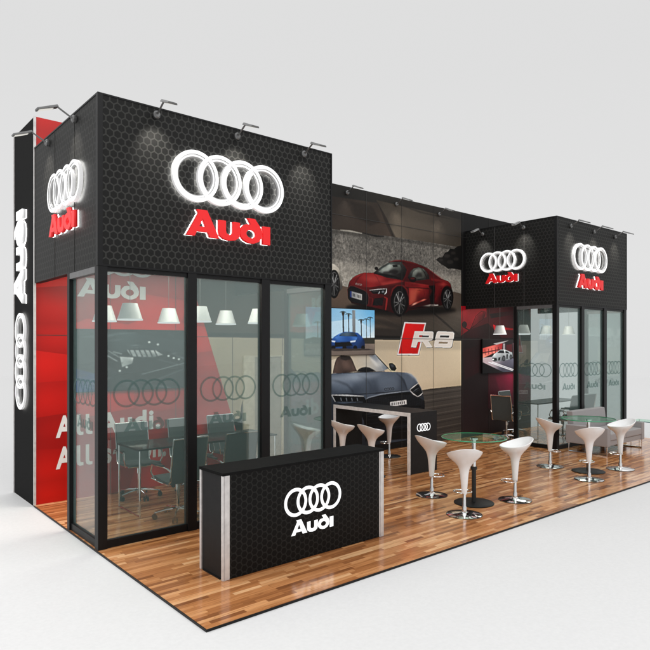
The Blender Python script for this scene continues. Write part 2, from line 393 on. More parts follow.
# ------------------------------------------------------------------ printed art helper
def L(c, k): return tuple(min(255, max(0, q*k)) for q in c)
def blur(a, r):
    """three box blurs ~ gaussian, r in cells"""
    r = int(round(r))
    if r < 1: return a
    for _ in range(3):
        for ax in (0, 1):
            pad = [(0, 0)]*a.ndim; pad[ax] = (r+1, r)
            c = np.cumsum(np.pad(a, pad, mode='edge'), axis=ax, dtype=np.float64)
            n = a.shape[ax]
            hi = np.take(c, range(2*r+1, 2*r+1+n), axis=ax); lo = np.take(c, range(0, n), axis=ax)
            a = ((hi-lo)/(2*r+1)).astype(np.float32)
    return a
class Art:
    """a printed or displayed picture: ink drawn on a fine grid of a flat mesh (colour attribute)"""
    def __init__(s, x0, x1, z0, z1, cell, ss=2, seed=1):
        s.x0, s.x1, s.z0, s.z1, s.cell, s.ss = x0, x1, z0, z1, cell, ss
        s.nx = int(round((x1-x0)/cell)); s.nz = int(round((z1-z0)/cell))
        s.W = s.nx*ss; s.H = s.nz*ss
        s.im = np.zeros((s.H, s.W, 3), np.float32)
        s.rng = np.random.default_rng(seed)
        s.map = lambda x, y: wall(x, y, WY)
        s.op = 1.0; s.soft = 0
    def px(s, p):
        X, Z = s.map(*p)
        return ((X-s.x0)/(s.x1-s.x0)*s.W, (Z-s.z0)/(s.z1-s.z0)*s.H)
    def poly(s, pts, col, kind=0, op=1.0, soft=0):
        """soft = edge blur in fine cells, op = opacity; colours blend smoothly between the outline's points"""
        P = np.array([s.px(p) for p in pts], np.float32)
        m = int(soft*3)+2
        xa = max(0, int(P[:,0].min())-m); xb = min(s.W, int(P[:,0].max())+m+2)
        ya = max(0, int(P[:,1].min())-m); yb = min(s.H, int(P[:,1].max())+m+2)
        if xb <= xa or yb <= ya: return s
        gx, gy = np.meshgrid(np.arange(xa, xb, dtype=np.float32)+.5, np.arange(ya, yb, dtype=np.float32)+.5)
        ins = np.zeros(gx.shape, bool); n = len(P)
        for i in range(n):
            ax_, ay_ = P[i]; bx_, by_ = P[i-1]
            if ay_ == by_: continue
            ins ^= ((ay_ > gy) != (by_ > gy)) & (gx < (bx_-ax_)*(gy-ay_)/(by_-ay_)+ax_)
        a = ins.astype(np.float32)
        if soft: a = blur(a, soft)
        a *= op
        if isinstance(col[0], (list, tuple)):
            num = np.zeros(gx.shape+(3,), np.float32); den = np.zeros(gx.shape, np.float32)
            for (vx, vy), c in zip(P, col):
                w = 1/((gx-vx)**2+(gy-vy)**2+4)**1.1
                den += w; num += w[..., None]*np.array(c, np.float32)
            C_ = num/den[..., None]
        else: C_ = np.broadcast_to(np.array(col, np.float32), gx.shape+(3,))
        if kind == 1:      # shingle beach
            q = s.rng.random(gx.shape, dtype=np.float32)
            f = blur(q, 1)*3.4 + blur(s.rng.random(gx.shape, dtype=np.float32), 3)*9 + blur(s.rng.random(gx.shape, dtype=np.float32), 9)*9
            f = (f-f.mean())/(f.std()+1e-6)
            C_ = C_*(1+.11*f[..., None])
        t = s.im[ya:yb, xa:xb]
        s.im[ya:yb, xa:xb] = t*(1-a[..., None]) + C_*a[..., None]
        return s
    def line(s, a, b, w, col, w2=None, op=1.0, soft=0):
        dx, dy = b[0]-a[0], b[1]-a[1]; L = math.hypot(dx, dy) or 1; nx, ny = -dy/L/2, dx/L/2
        w2 = w if w2 is None else w2
        return s.poly([(a[0]+nx*w, a[1]+ny*w), (b[0]+nx*w2, b[1]+ny*w2), (b[0]-nx*w2, b[1]-ny*w2), (a[0]-nx*w, a[1]-ny*w)], col, 0, op, soft)
    def path(s, pts, w, col, op=1.0, soft=0):
        L_ = []; R_2 = []
        for i, p in enumerate(pts):
            a = pts[max(0, i-1)]; b = pts[min(len(pts)-1, i+1)]
            dx, dy = b[0]-a[0], b[1]-a[1]; q = math.hypot(dx, dy) or 1
            k = w/2*(1 if 0 < i < len(pts)-1 else .4)
            L_.append((p[0]-dy/q*k, p[1]+dx/q*k)); R_2.append((p[0]+dy/q*k, p[1]-dx/q*k))
        return s.poly(L_+R_2[::-1], col, 0, op, soft)
    def ell(s, cx, cy, rx, ry, col, n=28, skew=0, op=1.0, soft=0):
        return s.poly([(cx+rx*math.cos(2*PI*k/n), cy+ry*math.sin(2*PI*k/n)+skew*rx*math.cos(2*PI*k/n)) for k in range(n)], col, 0, op, soft)
    def wheel(s, cx, cy, rx, ry, skew=0, spokes=5, rim=(150,150,150)):
        s.ell(cx, cy, rx, ry, (16,15,16)); s.ell(cx, cy, rx*.80, ry*.82, (86,84,84)); s.ell(cx+rx*.03, cy, rx*.75, ry*.78, (20,19,20))
        s.ell(cx+rx*.05, cy+ry*.02, rx*.42, ry*.44, (52,50,50), soft=1)
        for k in range(spokes):
            for d in (-.20, .20):
                a = 2*PI*k/spokes+.5
                s.line((cx+rx*.08*math.cos(a), cy+ry*.08*math.sin(a)), (cx+rx*.76*math.cos(a+d), cy+ry*.78*math.sin(a+d)), rx*.09, rim if d < 0 else L(rim, .72), rx*.07)
        s.ell(cx, cy, rx*.14, ry*.14, (110,110,110)); s.ell(cx, cy, rx*.08, ry*.08, (40,40,40))
        s.poly([(cx+rx*math.cos(t), cy+ry*math.sin(t)) for t in [PI*k/10 for k in range(11)]], (8,8,8), 0, .35, 2)
        return s
    def grain(s, amt=2.5):
        g = s.rng.standard_normal(s.im.shape[:2]).astype(np.float32)
        s.im += (g*amt*1.6 + blur(g, 3)*amt*3)[..., None]
        return s
    def build(s, name, mats, parent, y, gain=1.0, fx=1.0):
        im = np.clip(s.im, 0, 255).reshape(s.nz, s.ss, s.nx, s.ss, 3).mean(axis=(1, 3))/255.0
        ln = np.where(im <= .04045, im/12.92, ((im+.055)/1.055)**2.4)*gain
        nx, nz = s.nx, s.nz
        X = np.linspace(s.x0, s.x1, nx+1); Z = np.linspace(s.z0, s.z1, nz+1)
        co = np.empty((nz+1, nx+1, 3), np.float32); co[..., 0] = X[None]; co[..., 1] = y; co[..., 2] = Z[:, None]
        i = np.arange(nz)[:, None]*(nx+1)+np.arange(nx)[None]
        q = np.stack([i, i+1, i+nx+2, i+nx+1], -1).reshape(-1, 4).astype(np.int32)
        me = bpy.data.meshes.new(name)
        me.vertices.add((nx+1)*(nz+1)); me.vertices.foreach_set('co', co.ravel())
        nf = nx*nz; me.loops.add(nf*4); me.loops.foreach_set('vertex_index', q.ravel())
        me.polygons.add(nf); me.polygons.foreach_set('loop_start', np.arange(0, nf*4, 4, dtype=np.int32))
        me.update(calc_edges=True)
        pc_ = np.pad(ln, ((0,1),(0,1),(0,0)), mode='edge'); pc_ = (pc_ + np.pad(ln, ((1,0),(0,1),(0,0)), mode='edge') + np.pad(ln, ((0,1),(1,0),(0,0)), mode='edge') + np.pad(ln, ((1,0),(1,0),(0,0)), mode='edge'))/4
        c4 = np.ones((nz+1, nx+1, 4), np.float32); c4[..., :3] = np.clip(pc_, 0, 1)
        ca = me.color_attributes.new('ink', 'FLOAT_COLOR', 'POINT'); ca.data.foreach_set('color', c4.ravel())
        for m in mats: me.materials.append(m)
        me.update()
        o = bpy.data.objects.new(name, me); C.objects.link(o); o.parent = parent
        return o
def sub(art, ox, oy, sc):
    """local drawing coordinates -> measured coordinates"""
    m0 = art.map
    art.map = lambda x, y: m0(ox + x/sc, oy + y/sc)
    return m0

# ================================================================== SETTING
g = MB()
gz = -.022
g.box(-60, 60, -40, 0, gz-.2, gz)
cl = Vector((CAM[0], CAM[1])); fwv = Vector(FW); rtv = Vector(RT)
g = MB()
pts = [cl + fwv*d + rtv*l for d, l in ((-14,-70),(-14,70),(44,70),(44,-70))]
g.add([(p.x,p.y,gz) for p in pts] + [(p.x,p.y,gz-.3) for p in pts], [(0,1,2,3),(7,6,5,4),(0,4,5,1),(1,5,6,2),(2,6,7,3),(3,7,4,0)])
tag(g.build('ground', M['ground']), kind='structure')
BX = 13.12
f = MB(); f.box(0, BX, -2.4, 2.5, -.02, 0)
plat = tag(f.build('floor', M['wood']), kind='structure')
f = MB()
f.box(-.008, 0, -2.408, 2.5, -.022, -.002); f.box(0, BX+.008, -2.408, -2.4, -.022, -.002); f.box(BX, BX+.008, -2.4, 2.5, -.022, -.002)
tag(f.build('platform_edge', M['black_metal']), kind='structure')

# ================================================================== BACK WALL
WY, WH, WE = 2.5, 5.46, 12.68
bw = thing('display_wall', 'long tall back wall block with printed red and photographic panels', 'wall', (0, WY, 0))
bw.location = (0,0,0)
b = MB(); b.box(.0, WE, WY, 3.6, -.03, WH); b.build('wall_block', M['black'], bw)
b = MB()
b.box(-.012, .018, WY-.03, WY-.002, 0, WH+.004); b.box(-.012, 0, 3.585, 3.61, -.03, WH+.004)
b.build('edge_trim', M['alu'], bw)
# red graphic, diagonal right edge
ZT = WH
def diagX(z): return 3.55 - .338*z
# ---- main photographic print
A = Art(1.7, WE, 0, WH, .0085)
# ---- upper scene: beach, rocks, road
A.poly([(100,150),(331,182),(400,198),(480,217),(700,260),(700,330),(480,260),(331,300),(100,300)], [(34,33,32),(38,37,35),(46,43,39),(40,38,36),(30,29,28),(30,28,27),(56,50,45),(44,42,40),(44,43,42)])
A.poly([(331,196),(377,203),(386,218),(393,237),(331,231)], [(48,42,38),(56,49,43),(68,58,50),(72,61,53),(60,52,46)], soft=1)
A.poly([(345,200),(372,206),(380,222),(370,226),(352,214)], (40,35,31), 0, .6, 4)
A.poly([(376,200),(470,222),(470,254),(394,237),(387,219)], [(60,54,47),(48,44,40),(78,71,62),(104,95,83),(74,67,59)], soft=1)
A.poly([(392,214),(440,226),(438,238),(396,232)], (94,86,76), 0, .5, 8)
A.poly([(377,201),(390,226),(396,238),(392,238),(384,220)], (34,30,27), 0, .55, 2)
A.path([(400,205),(420,212),(450,219)], 2, (36,33,30), .5, 2)
A.poly([(300,224),(331,229),(370,234),(394,237),(470,249),(470,296),(331,300),(300,300)], [(98,95,90),(104,101,96),(96,93,88),(94,91,86),(84,81,77),(150,146,137),(172,168,158),(140,136,130)], 1)
A.poly([(331,229.5),(362,233.5),(394,237.5),(461,248),(461,251),(394,241),(360,237),(331,233)], (58,55,51), 0, .5, 2)
A.path([(340,230),(350,231),(362,233.5)], 1.6, (176,172,162), .8, 1)
A.path([(362,233),(376,236),(384,236.5)], 2.2, (30,28,26), .9, 1)
A.poly([(335,262),(400,268),(461,276),(461,292),(400,286),(347,286)], (196,190,178), 0, .35, 8)
A.poly([(435.7,259.8),(439,257),(442,257.4),(445,252.5),(448,251.5),(450,248.5),(454,249),(457,246.5),(466,244),(466,271),(452,268.5),(448,269),(445.5,267),(440,263.5)], [(40,37,35),(34,32,30),(28,27,26),(26,25,24),(24,23,22),(22,21,20),(28,27,25),(26,25,24),(24,23,22),(20,19,18),(26,25,24),(20,19,18),(30,28,26),(36,34,32)])
for cx_, cy_, rr_ in ((447,256,3),(453,253,2.4),(450,262,3.2),(456,259,2.6),(441,260,2)): A.ell(cx_, cy_, rr_, rr_*.6, (62,58,54), op=.6, soft=2)
A.poly([(100,276),(331,283),(347,287),(400,291),(440,291),(455,292),(470,296),(470,345),(331,345),(100,345)], [(50,45,41),(100,84,73),(98,83,72),(62,54,48),(70,62,54),(92,81,72),(82,74,66),(50,46,42),(56,50,46),(48,45,42)])
A.poly([(425,300),(461,296),(461,318),(440,312)], (96,86,77), 0, .5, 6)
A.path([(425,306),(444,322),(462,338)], 2.2, (34,31,29), .8, 1)
A.path([(331,318),(380,322),(420,332),(461,341)], 5, (38,35,33), .5, 4)
A.poly([(331,326),(461,332),(461,341),(331,339)], (34,31,29), 0, .6, 4)
for k in range(8): A.path([(331+k*16,310+k*1.2),(352+k*16,316+k),(372+k*16,326+k)], .8, (82,74,67), .35, 1)
A.poly([(310,262),(334,264),(338.5,268),(341,276),(342.5,288),(339,292),(310,298)], [(150,146,138),(206,200,188),(190,184,172),(120,116,108),(80,76,72),(50,46,44),(50,46,44)], soft=1)
A.wheel(334, 284, 6, 14.5)
# ---- red coupe (drawn on its own grid)
m0 = sub(A, 340, 250, 5.417)
A.ell(330, 326, 300, 30, (16,13,12), op=.85, soft=7)
A.ell(170, 312, 140, 22, (14,11,11), op=.8, soft=5)
D=(46,9,12); R1=(104,20,24); R2=(138,32,34); R3=(178,62,58); R0=(74,13,17)
body=[(40,215),(43,192),(50,170),(68,150),(84,139),(106,129),(130,122),(180,123),(202,106),(235,86),(270,66),(300,59),(330,56),(370,61),(402,69),(440,82),(470,96),(492,112),(520,136),(548,155),(585,168),(598,182),(605,205),(608,232),(604,262),(590,290),(545,302),(500,307),(430,318),(370,328),(350,345),(300,345),(262,332),(200,322),(120,302),(62,288),(42,262)]
bc_=[R0,R0,R1,R1,R1,R1,R2,R1,D,D,D,D,D,R0,R0,R0,R0,R0,R0,R1,R1,R1,R0,D,D,D,D,D,D,D,D,D,D,R0,R0,D,D]
A.poly(body, bc_)
A.poly([(56,168),(78,146),(106,132),(140,126),(182,126),(250,148),(330,162),(350,170),(300,180),(240,190),(170,202),(110,204),(62,188)], [R1,R1,R2,R2,R2,R1,R1,R1,R1,R1,R2,R1,R1], soft=1)
A.poly([(120,138),(180,132),(250,152),(240,166),(170,170),(120,160)], (160,50,48), 0, .75, 9)
A.poly([(140,150),(200,150),(240,162),(190,172),(150,168)], (184,86,78), 0, .5, 8)
A.poly([(214,178),(300,164),(344,172),(300,184),(232,194)], (176,70,62), 0, .7, 5)
A.path([(64,158),(84,144),(110,134),(134,128)], 5, (156,56,52), .8, 2)
A.path([(130,124),(104,144),(88,166),(78,190)], 4, (40,8,10), .6, 2)
A.path([(182,128),(200,150),(214,178)], 3, (60,12,15), .6, 2)
A.path([(66,190),(110,200),(160,206),(212,200),(280,186),(346,172)], 4, (56,10,13), .7, 2)
A.poly([(182,125),(222,96),(270,67),(330,66),(352,84),(364,104),(352,140),(338,164),(250,150)], [(24,22,23),(70,74,72),(84,90,86),(60,62,60),(40,38,38),(26,22,22),(20,17,17),(18,15,15),(22,19,20)])
A.poly([(206,118),(232,98),(266,78),(322,80),(332,96),(330,122),(300,134),(240,128)], [(104,112,106),(146,154,146),(166,172,164),(104,110,104),(66,70,66),(40,40,40),(40,38,38),(76,80,78)], soft=1)
A.poly([(222,116),(262,86),(286,86),(250,124)], (190,196,188), 0, .55, 4)
A.ell(290, 118, 26, 12, (26,23,23), op=.8, soft=3); A.ell(252, 124, 20, 8, (30,27,27), op=.7, soft=3)
A.poly([(282,82),(310,79),(312,92),(288,94)], (22,22,22))
A.path([(182,127),(240,136),(300,146),(338,164)], 9, (14,11,12), .95, 1)
A.path([(180,124),(222,94),(270,65)], 3.4, (30,8,10)); 
A.path([(264,66),(300,58),(340,58),(380,66),(420,78)], 6, (112,26,28), .9, 2)
A.path([(336,68),(356,88),(366,108),(356,142),(340,166)], 9, (78,15,18), 1, 1)
A.poly([(366,152),(372,130),(384,110),(400,99),(426,95),(450,102),(468,118),(482,140),(484,158),(430,165),(385,168)], [(16,14,15),(40,40,40),(70,74,70),(90,96,90),(100,104,98),(86,88,82),(52,50,48),(28,24,24),(24,20,20),(34,32,30),(18,16,16)])
A.poly([(388,146),(396,118),(410,106),(434,104),(452,124),(464,150),(412,158)], [(76,82,78),(124,130,122),(140,146,138),(122,126,118),(80,80,74),(52,52,48),(64,66,62)], soft=1)
A.poly([(404,146),(420,122),(440,124),(446,148)], (24,22,22), 0, .7, 4)
A.path([(440,98),(458,124),(472,160)], 5, (30,9,11))
A.path([(366,150),(376,124),(398,99),(426,93),(452,100),(474,120),(488,150)], 2.6, (52,12,14), .9, 1)
A.poly([(486,110),(520,138),(558,162),(520,172),(496,166),(486,136)], [D,R0,R0,R1,R1,R0], soft=1)
A.path([(468,97),(500,120),(530,142),(560,158)], 4, (140,48,46), .8, 2)
A.path([(490,158),(530,164),(570,170),(592,180)], 6, (150,50,46), .75, 3)
A.poly([(350,172),(390,180),(450,186),(482,192),(482,206),(380,202),(350,198)], [R1,R1,R2,R2,R1,R1,R1], soft=1)
A.path([(352,172),(400,180),(484,192)], 4, (170,62,56), .8, 2)
A.poly([(372,206),(430,208),(480,212),(479,262),(440,272),(374,300)], [R2,(168,70,54),R1,R0,R0,(150,52,42)], soft=1)
A.poly([(376,212),(420,212),(408,276),(378,292)], (196,100,78), 0, .65, 7)
A.poly([(430,214),(470,218),(468,250),(428,262)], (120,26,28), 0, .6, 6)
A.path([(374,204),(430,206),(482,211)], 2.4, (40,8,10), .8, 1)
A.path([(452,206),(456,240),(450,270)], 1.6, (36,8,10), .8)
A.path([(418,218),(432,217),(436,219)], 3, (60,20,20), .8, 1)
A.poly([(374,306),(400,288),(452,266),(476,266),(430,284),(380,308)], [(140,80,68),(222,158,138),(206,116,98),R1,(150,60,52),R0], soft=1)
A.path([(378,318),(430,312),(500,302),(540,298)], 7, (12,8,9), 1, 1)
A.poly([(440,304),(486,295),(528,293),(534,301),(490,306)], [(60,50,48),(170,160,152),(216,210,202),(130,122,116),(60,52,50)], soft=1)
A.poly([(478,194),(512,191),(516,210),(510,240),(506,292),(490,294),(484,252),(496,222)], (12,8,9), soft=1)
A.path([(484,198),(498,220),(488,250)], 2.4, (90,36,34), .7, 1)
A.poly([(516,182),(560,173),(590,180),(604,206),(572,198),(544,206),(526,232),(514,262)], [R1,R2,R1,R0,R1,R1,R1,R0], soft=1)
A.poly([(528,188),(562,180),(584,188),(560,194)], (182,82,72), 0, .6, 4)
A.poly([(514,262),(526,232),(544,208),(552,220),(544,262),(540,296),(512,296)], [R1,R1,R1,R0,D,D,D], soft=1)
A.ell(394, 160, 20, 15, (16,8,10)); A.ell(392, 154, 13, 6, (96,30,30), op=.8, soft=2); A.ell(196, 100, 11, 9, (18,9,11))
A.poly([(40,210),(46,200),(54,195),(74,196),(132,220),(148,234),(154,256),(152,290),(140,303),(60,281),(42,262)], (13,13,15))
for q in range(8): A.line((46,212+q*8.6),(150,240+q*8),1.2,(38,38,42), op=.8)
for q in range(12): A.line((54+q*8.4,202+q*2.4),(54+q*8.4,270+q*2.4),1,(34,34,38), op=.7)
A.path([(42,262),(39,212),(54,195),(76,196),(134,220),(150,236),(156,258),(154,294)], 2.6, (84,44,44), .9)
A.poly([(54,222),(118,240),(118,272),(54,254)], [(140,142,146),(172,172,170),(164,164,160),(130,132,136)])
A.poly([(54,222),(63,224.6),(63,256.6),(54,254)], (36,56,110))
for q, ww in enumerate((5,4,2,4,5,4)): A.line((70+q*7.6,235+q*2.2),(70+q*7.6,251+q*2.2),ww,(44,44,46))
for q in range(4): A.ell(88+q*8, 184+q*1.3, 5.5, 4.5, (150,120,118)); 
for q in range(4): A.ell(88+q*8, 184+q*1.3, 3.6, 2.8, (90,22,25))
A.poly([(158,218),(200,212),(254,209),(253,230),(242,243),(214,237),(178,238)], (16,16,18))
A.path([(160,218),(204,213),(253,210)], 4, (232,234,236)); A.path([(252,211),(250,230),(240,241)], 6, (238,240,240)); A.path([(214,222),(212,232),(206,237)], 5, (206,208,210), .9, 1)
A.path([(176,225),(206,222)], 3.4, (160,164,168), .9, 1); A.ell(232, 226, 7, 6, (120,124,130), op=.9, soft=1)
A.poly([(186,262),(238,256),(229,302),(174,300)], (14,12,14)); 
for q in range(5): A.line((186,268+q*7),(234,264+q*7),1.2,(46,38,40))
A.path([(238,254),(254,262),(250,300),(246,328)], 9, (150,44,42), .9, 1)
A.path([(156,256),(176,262),(172,302)], 4, (120,34,34), .8, 1)
A.path([(60,286),(140,306),(240,328),(262,334)], 7, (14,8,9), 1, 1)
A.ell(322,276,48,82,(10,5,7), soft=1); A.wheel(322,286,38,76)
A.ell(580,256,34,64,(10,5,7), soft=1); A.wheel(582,266,28,62)
A.path([(274,250),(284,212),(308,192),(340,192),(362,214),(370,250)], 5, (140,44,42), .75, 2)
A.path([(546,220),(562,198),(586,194),(602,212)], 4, (130,40,38), .75, 2)
A.map = m0
# ---- lower scene: concrete wall and road
A.poly([(100,331),(331,338),(470,339),(470,388),(400,394),(331,400),(230,420),(100,450)], [(150,146,132),(192,181,161),(214,200,176),(196,181,155),(208,192,166),(198,184,160),(184,172,150),(150,144,130)])
A.poly([(400,345),(461,345),(461,380),(410,386)], (222,208,184), 0, .4, 12)
A.poly([(331,340),(461,341),(461,350),(331,350)], (150,140,124), 0, .35, 5)
A.poly([(100,330.5),(331,335),(470,337),(470,341),(331,339),(100,335)], (26,24,23), soft=1)
A.poly([(100,460),(331,412),(400,393),(470,385.4),(470,441),(400,452),(331,464),(100,500)], [(60,58,55),(62,59,56),(96,90,84),(84,78,74),(56,52,49),(48,45,43),(44,42,41),(44,42,41)])
for q in range(20):
    y0 = 396+q*2.6; A.line((396,y0+1),(464,y0-8-q*.3),.9,(106,100,93) if q % 3 == 0 else (48,45,43) if q % 3 == 1 else (72,67,63),.6, op=.7, soft=1)
A.path([(400,394),(430,389.5),(464,385.6)], 1.4, (40,37,35), .9, 1)
# ---- blue-grey roadster
m0 = sub(A, 325, 350, 5.909)
G0=(42,47,55); G1=(66,75,88); G2=(92,103,118); G3=(126,138,154); G4=(172,182,194)
A.ell(330, 560, 330, 60, (14,14,15), op=.8, soft=10)
A.poly([(-420,200),(-380,120),(-250,60),(-160,150),(-60,130),(35,140),(180,132),(340,128),(440,130),(482,134),(510,144),(536,170),(556,208),(570,246),(584,282),(590,330),(580,420),(560,520),(300,560),(0,600),(-300,640),(-420,560)],
       [G0,G1,G1,G2,G2,G2,G2,G2,G2,G2,G3,G2,G1,G0,G0,G0,G0,G0,G0,G0,G0,G0])
A.poly([(35,146),(180,136),(345,132),(430,134),(470,176),(490,238),(300,260),(180,262),(35,256),(-60,230)], [G2,G3,G2,G2,G1,G1,G1,G1,G1,G1], soft=1)
A.poly([(30,160),(120,146),(240,140),(340,138),(300,160),(200,176),(90,196),(30,200)], G4, 0, .6, 9)
A.poly([(35,180),(110,170),(170,196),(150,236),(40,236)], G3, 0, .55, 10)
A.path([(36,178),(80,186),(130,206),(160,238),(170,262)], 8, (40,45,53), .6, 4)
A.path([(190,148),(250,176),(270,214),(268,256)], 6, (52,58,68), .5, 5)
A.path([(420,136),(452,164),(474,204),(486,240)], 7, (44,49,57), .7, 3)
A.poly([(300,160),(400,150),(440,190),(430,232),(320,240)], G3, 0, .4, 12)
A.path([(470,134),(506,144),(534,168),(552,200)], 9, (176,186,198), .8, 3)
A.poly([(482,142),(508,156),(520,190),(505,222),(490,232),(478,186)], G2, 0, .8, 4)
A.poly([(35,140),(35,60),(140,30),(255,28),(300,60),(345,105),(352,126),(180,130)], [(216,204,184),(220,208,190),(210,198,178),(208,200,184),(196,194,188),(170,174,178),(120,126,132),(204,192,172)])
A.poly([(250,28),(300,28),(376,108),(350,120),(318,88)], [(180,182,182),(140,148,158),(84,92,102),(140,150,160),(192,194,194)], soft=1)
A.poly([(262,40),(292,60),(326,100),(300,96),(270,60)], (226,228,228), 0, .6, 4)
A.path([(292,20),(322,54),(352,86),(388,124)], 7, (14,15,18))
A.poly([(44,138),(52,96),(62,62),(74,42),(94,32),(148,36),(162,60),(176,96),(190,126),(120,136)], [(84,68,62),(104,84,76),(96,78,72),(80,66,62),(84,74,70),(64,54,50),(84,68,62),(104,84,76),(76,62,58),(60,50,46)])
A.poly([(96,60),(140,62),(150,110),(110,118)], (128,104,94), 0, .6, 8)
A.path([(70,44),(60,80),(54,120)], 4, (52,42,38), .7, 2); A.path([(154,50),(170,90),(184,126)], 5, (44,36,34), .7, 2)
A.poly([(92,32),(148,36),(152,54),(120,62),(90,54)], (54,48,46), soft=1)
A.poly([(186,128),(200,112),(220,103),(240,100),(262,104),(282,114),(300,126),(240,132)], (20,21,25), soft=1)
A.path([(204,118),(240,104),(276,116)], 2.4, (92,96,104), .8, 1)
A.poly([(376,82),(382,76),(398,77),(414,90),(423,110),(412,124),(392,122),(380,104)], (22,24,29)); A.poly([(384,84),(400,84),(410,98),(394,104)], (96,104,116), 0, .6, 2)
A.path([(38,143),(180,133),(352,127)], 3.4, (26,28,33), .9, 1)
A.path([(40,262),(120,258),(200,262),(290,256),(400,246),(498,238)], 4, (26,29,34), .9, 1)
A.poly([(222,304),(256,284),(330,264),(440,251),(498,246),(520,262),(545,274),(588,300),(588,420),(562,470),(250,470),(212,380)], (15,17,20))
for q in range(12): A.line((250+q*2,288+q*6),(585,258+q*7),1.2,(50,54,62), op=.8)
for q in range(30): A.line((256+q*10.6,286-q*1.1),(264+q*10.6,352-q*1.0),1,(44,48,56), op=.7)
A.path([(230,296),(258,280),(330,262),(420,250),(500,240)], 5, (150,158,168), .9, 1)
A.path([(218,306),(236,330),(224,372)], 6, (70,77,88), .9, 2)
A.poly([(383,308),(480,294),(482,320),(386,335)], [(206,208,210),(232,232,230),(214,214,212),(190,192,194)])
for q, ww in enumerate((7,5,3,7,6,5,7)): A.line((396+q*12,312-q*1.7),(396+q*12,327-q*1.6),ww,(48,50,54))
A.poly([(500,236),(548,196),(558,206),(568,226),(576,252),(548,278),(520,262)], (20,22,26))
A.path([(500,235),(524,216),(549,197)], 6, (214,218,220)); A.path([(500,238),(522,260),(547,276)], 6, (228,230,230)); A.path([(547,276),(564,266),(577,252)], 6, (206,210,212)); A.path([(549,198),(562,216),(576,250)], 4, (150,156,164), .9, 1)
A.path([(518,248),(536,234),(556,224)], 3, (140,148,158), .9, 1); A.path([(524,254),(542,242),(562,234)], 2, (96,102,110), .9, 1)
A.poly([(36,264),(226,269),(240,292),(226,308),(60,308)], (16,18,21))
A.path([(36,266),(130,268),(228,273)], 8, (230,230,228)); A.path([(38,266),(46,284),(60,306)], 8, (226,226,222))
A.path([(60,304),(140,306),(222,304)], 2.4, (90,96,104), .8)
for q in range(4): A.line((92+q*32,282),(97+q*32,302),4,(150,156,164), op=.9, soft=1)
for q in range(4): A.ell(358+q*14,232-q*.8,9.5,9,(18,19,22))
for q in range(4): A.ell(358+q*14,232-q*.8,6.2,5.8,(84,92,104))
for q in range(3): A.line((365+q*14,226),(365+q*14,238),2,(18,19,22))
A.poly([(225,366),(300,350),(560,330),(584,360),(560,520),(240,540)], (11,12,14), soft=1)
A.path([(236,384),(300,366),(420,352),(570,340)], 6, (76,83,94), .8, 2)
A.path([(296,362),(330,356)], 12, (24,58,124)); 
for q in range(6): A.line((250,392+q*22),(560,362+q*22),2,(34,37,43), op=.9)
A.path([(240,470),(400,456),(570,436)], 8, (54,59,68), .8, 3)
A.poly([(-420,200),(-200,190),(-60,240),(35,262),(60,308),(200,334),(215,420),(100,560),(-420,600)], [G2,G3,G2,G1,G0,G0,G0,G0,G1], soft=1)
A.poly([(-300,200),(-120,230),(-60,300),(-260,320)], G4, 0, .4, 14)
A.map = m0
A.wheel(249, 418, 9, 26)
# ---- R8 badge
m0 = sub(A, 385, 310, 8.125)
A.poly([(153,92),(336,101),(277,372),(94,370)], (24,20,19))
A.poly([(156,97),(333,105),(275,367),(97,365)], (240,236,232))
A.poly([(165,108),(322,115),(265,355),(108,355)], [(222,22,22),(214,20,20),(196,16,16),(206,18,18)])
def r8(o, col):
    A.poly([(240+o,172+o),(384+o,174+o),(394+o,182+o),(390+o,232+o),(380+o,247+o),(352+o,252+o),(386+o,303+o),(336+o,305+o),(306+o,258+o),(266+o,258+o),(252+o,305+o),(210+o,303+o)], col)
    A.poly([(420+o,180+o),(432+o,172+o),(552+o,178+o),(562+o,190+o),(557+o,232+o),(550+o,240+o),(552+o,250+o),(542+o,298+o),(530+o,308+o),(404+o,304+o),(396+o,294+o),(403+o,250+o),(410+o,241+o),(406+o,232+o)], col)
r8(4, (26,22,21)); r8(0, (226,220,214))
A.poly([(277,205),(302,206),(299,221),(274,220)], (170,20,22)); A.poly([(302,206),(357,208),(354,222),(299,221)], (34,28,27))
A.poly([(448,206),(522,208),(518,224),(443,223)], (38,32,30)); A.poly([(438,258),(511,260),(506,274),(432,273)], (150,134,112))
A.map = m0
# ---- second print: dark red garage scene
m0 = sub(A, 440, 300, 6.5)
K=(26,18,20)
X9 = 136
A.poly([(X9,-600),(1000,-420),(1000,60),(X9,60)], (26,25,25))
A.poly([(X9,40),(310,40),(620,30),(620,250),(X9,245)], [(120,16,28),(60,14,20),(30,14,18),(26,16,19),(44,14,20)])
A.poly([(X9,40),(300,40),(302,110),(240,140),(190,190),(X9,232)], [(176,20,38),(150,16,32),(96,14,24),(150,18,34),(120,16,28),(96,14,24)])
A.poly([(205,172),(232,110),(268,76),(292,80),(286,112),(262,150)], [(96,14,24),(120,16,30),(130,18,32),(80,12,20),(60,12,18),(70,12,20)])
for a_, b_ in (((196,190),(232,104)),((232,104),(270,72)),((270,72),(296,78)),((296,80),(284,120)),((284,120),(196,190))): A.line(a_, b_, 3.5, (34,10,14))
A.ell(158,160,17,22,(28,9,13)); A.line((158,180),(190,196),8,(30,10,14))
A.poly([(X9,232),(200,190),(310,150),(360,200),(400,245),(X9,245)], [(40,12,16),(46,12,18),(30,12,15),(24,12,14),(22,14,16),(34,12,16)])
A.poly([(345,160),(372,172),(476,186),(476,196),(372,192),(352,196)], [(190,24,34),(150,16,26),(120,14,24),(90,12,20),(130,14,24),(170,20,30)])
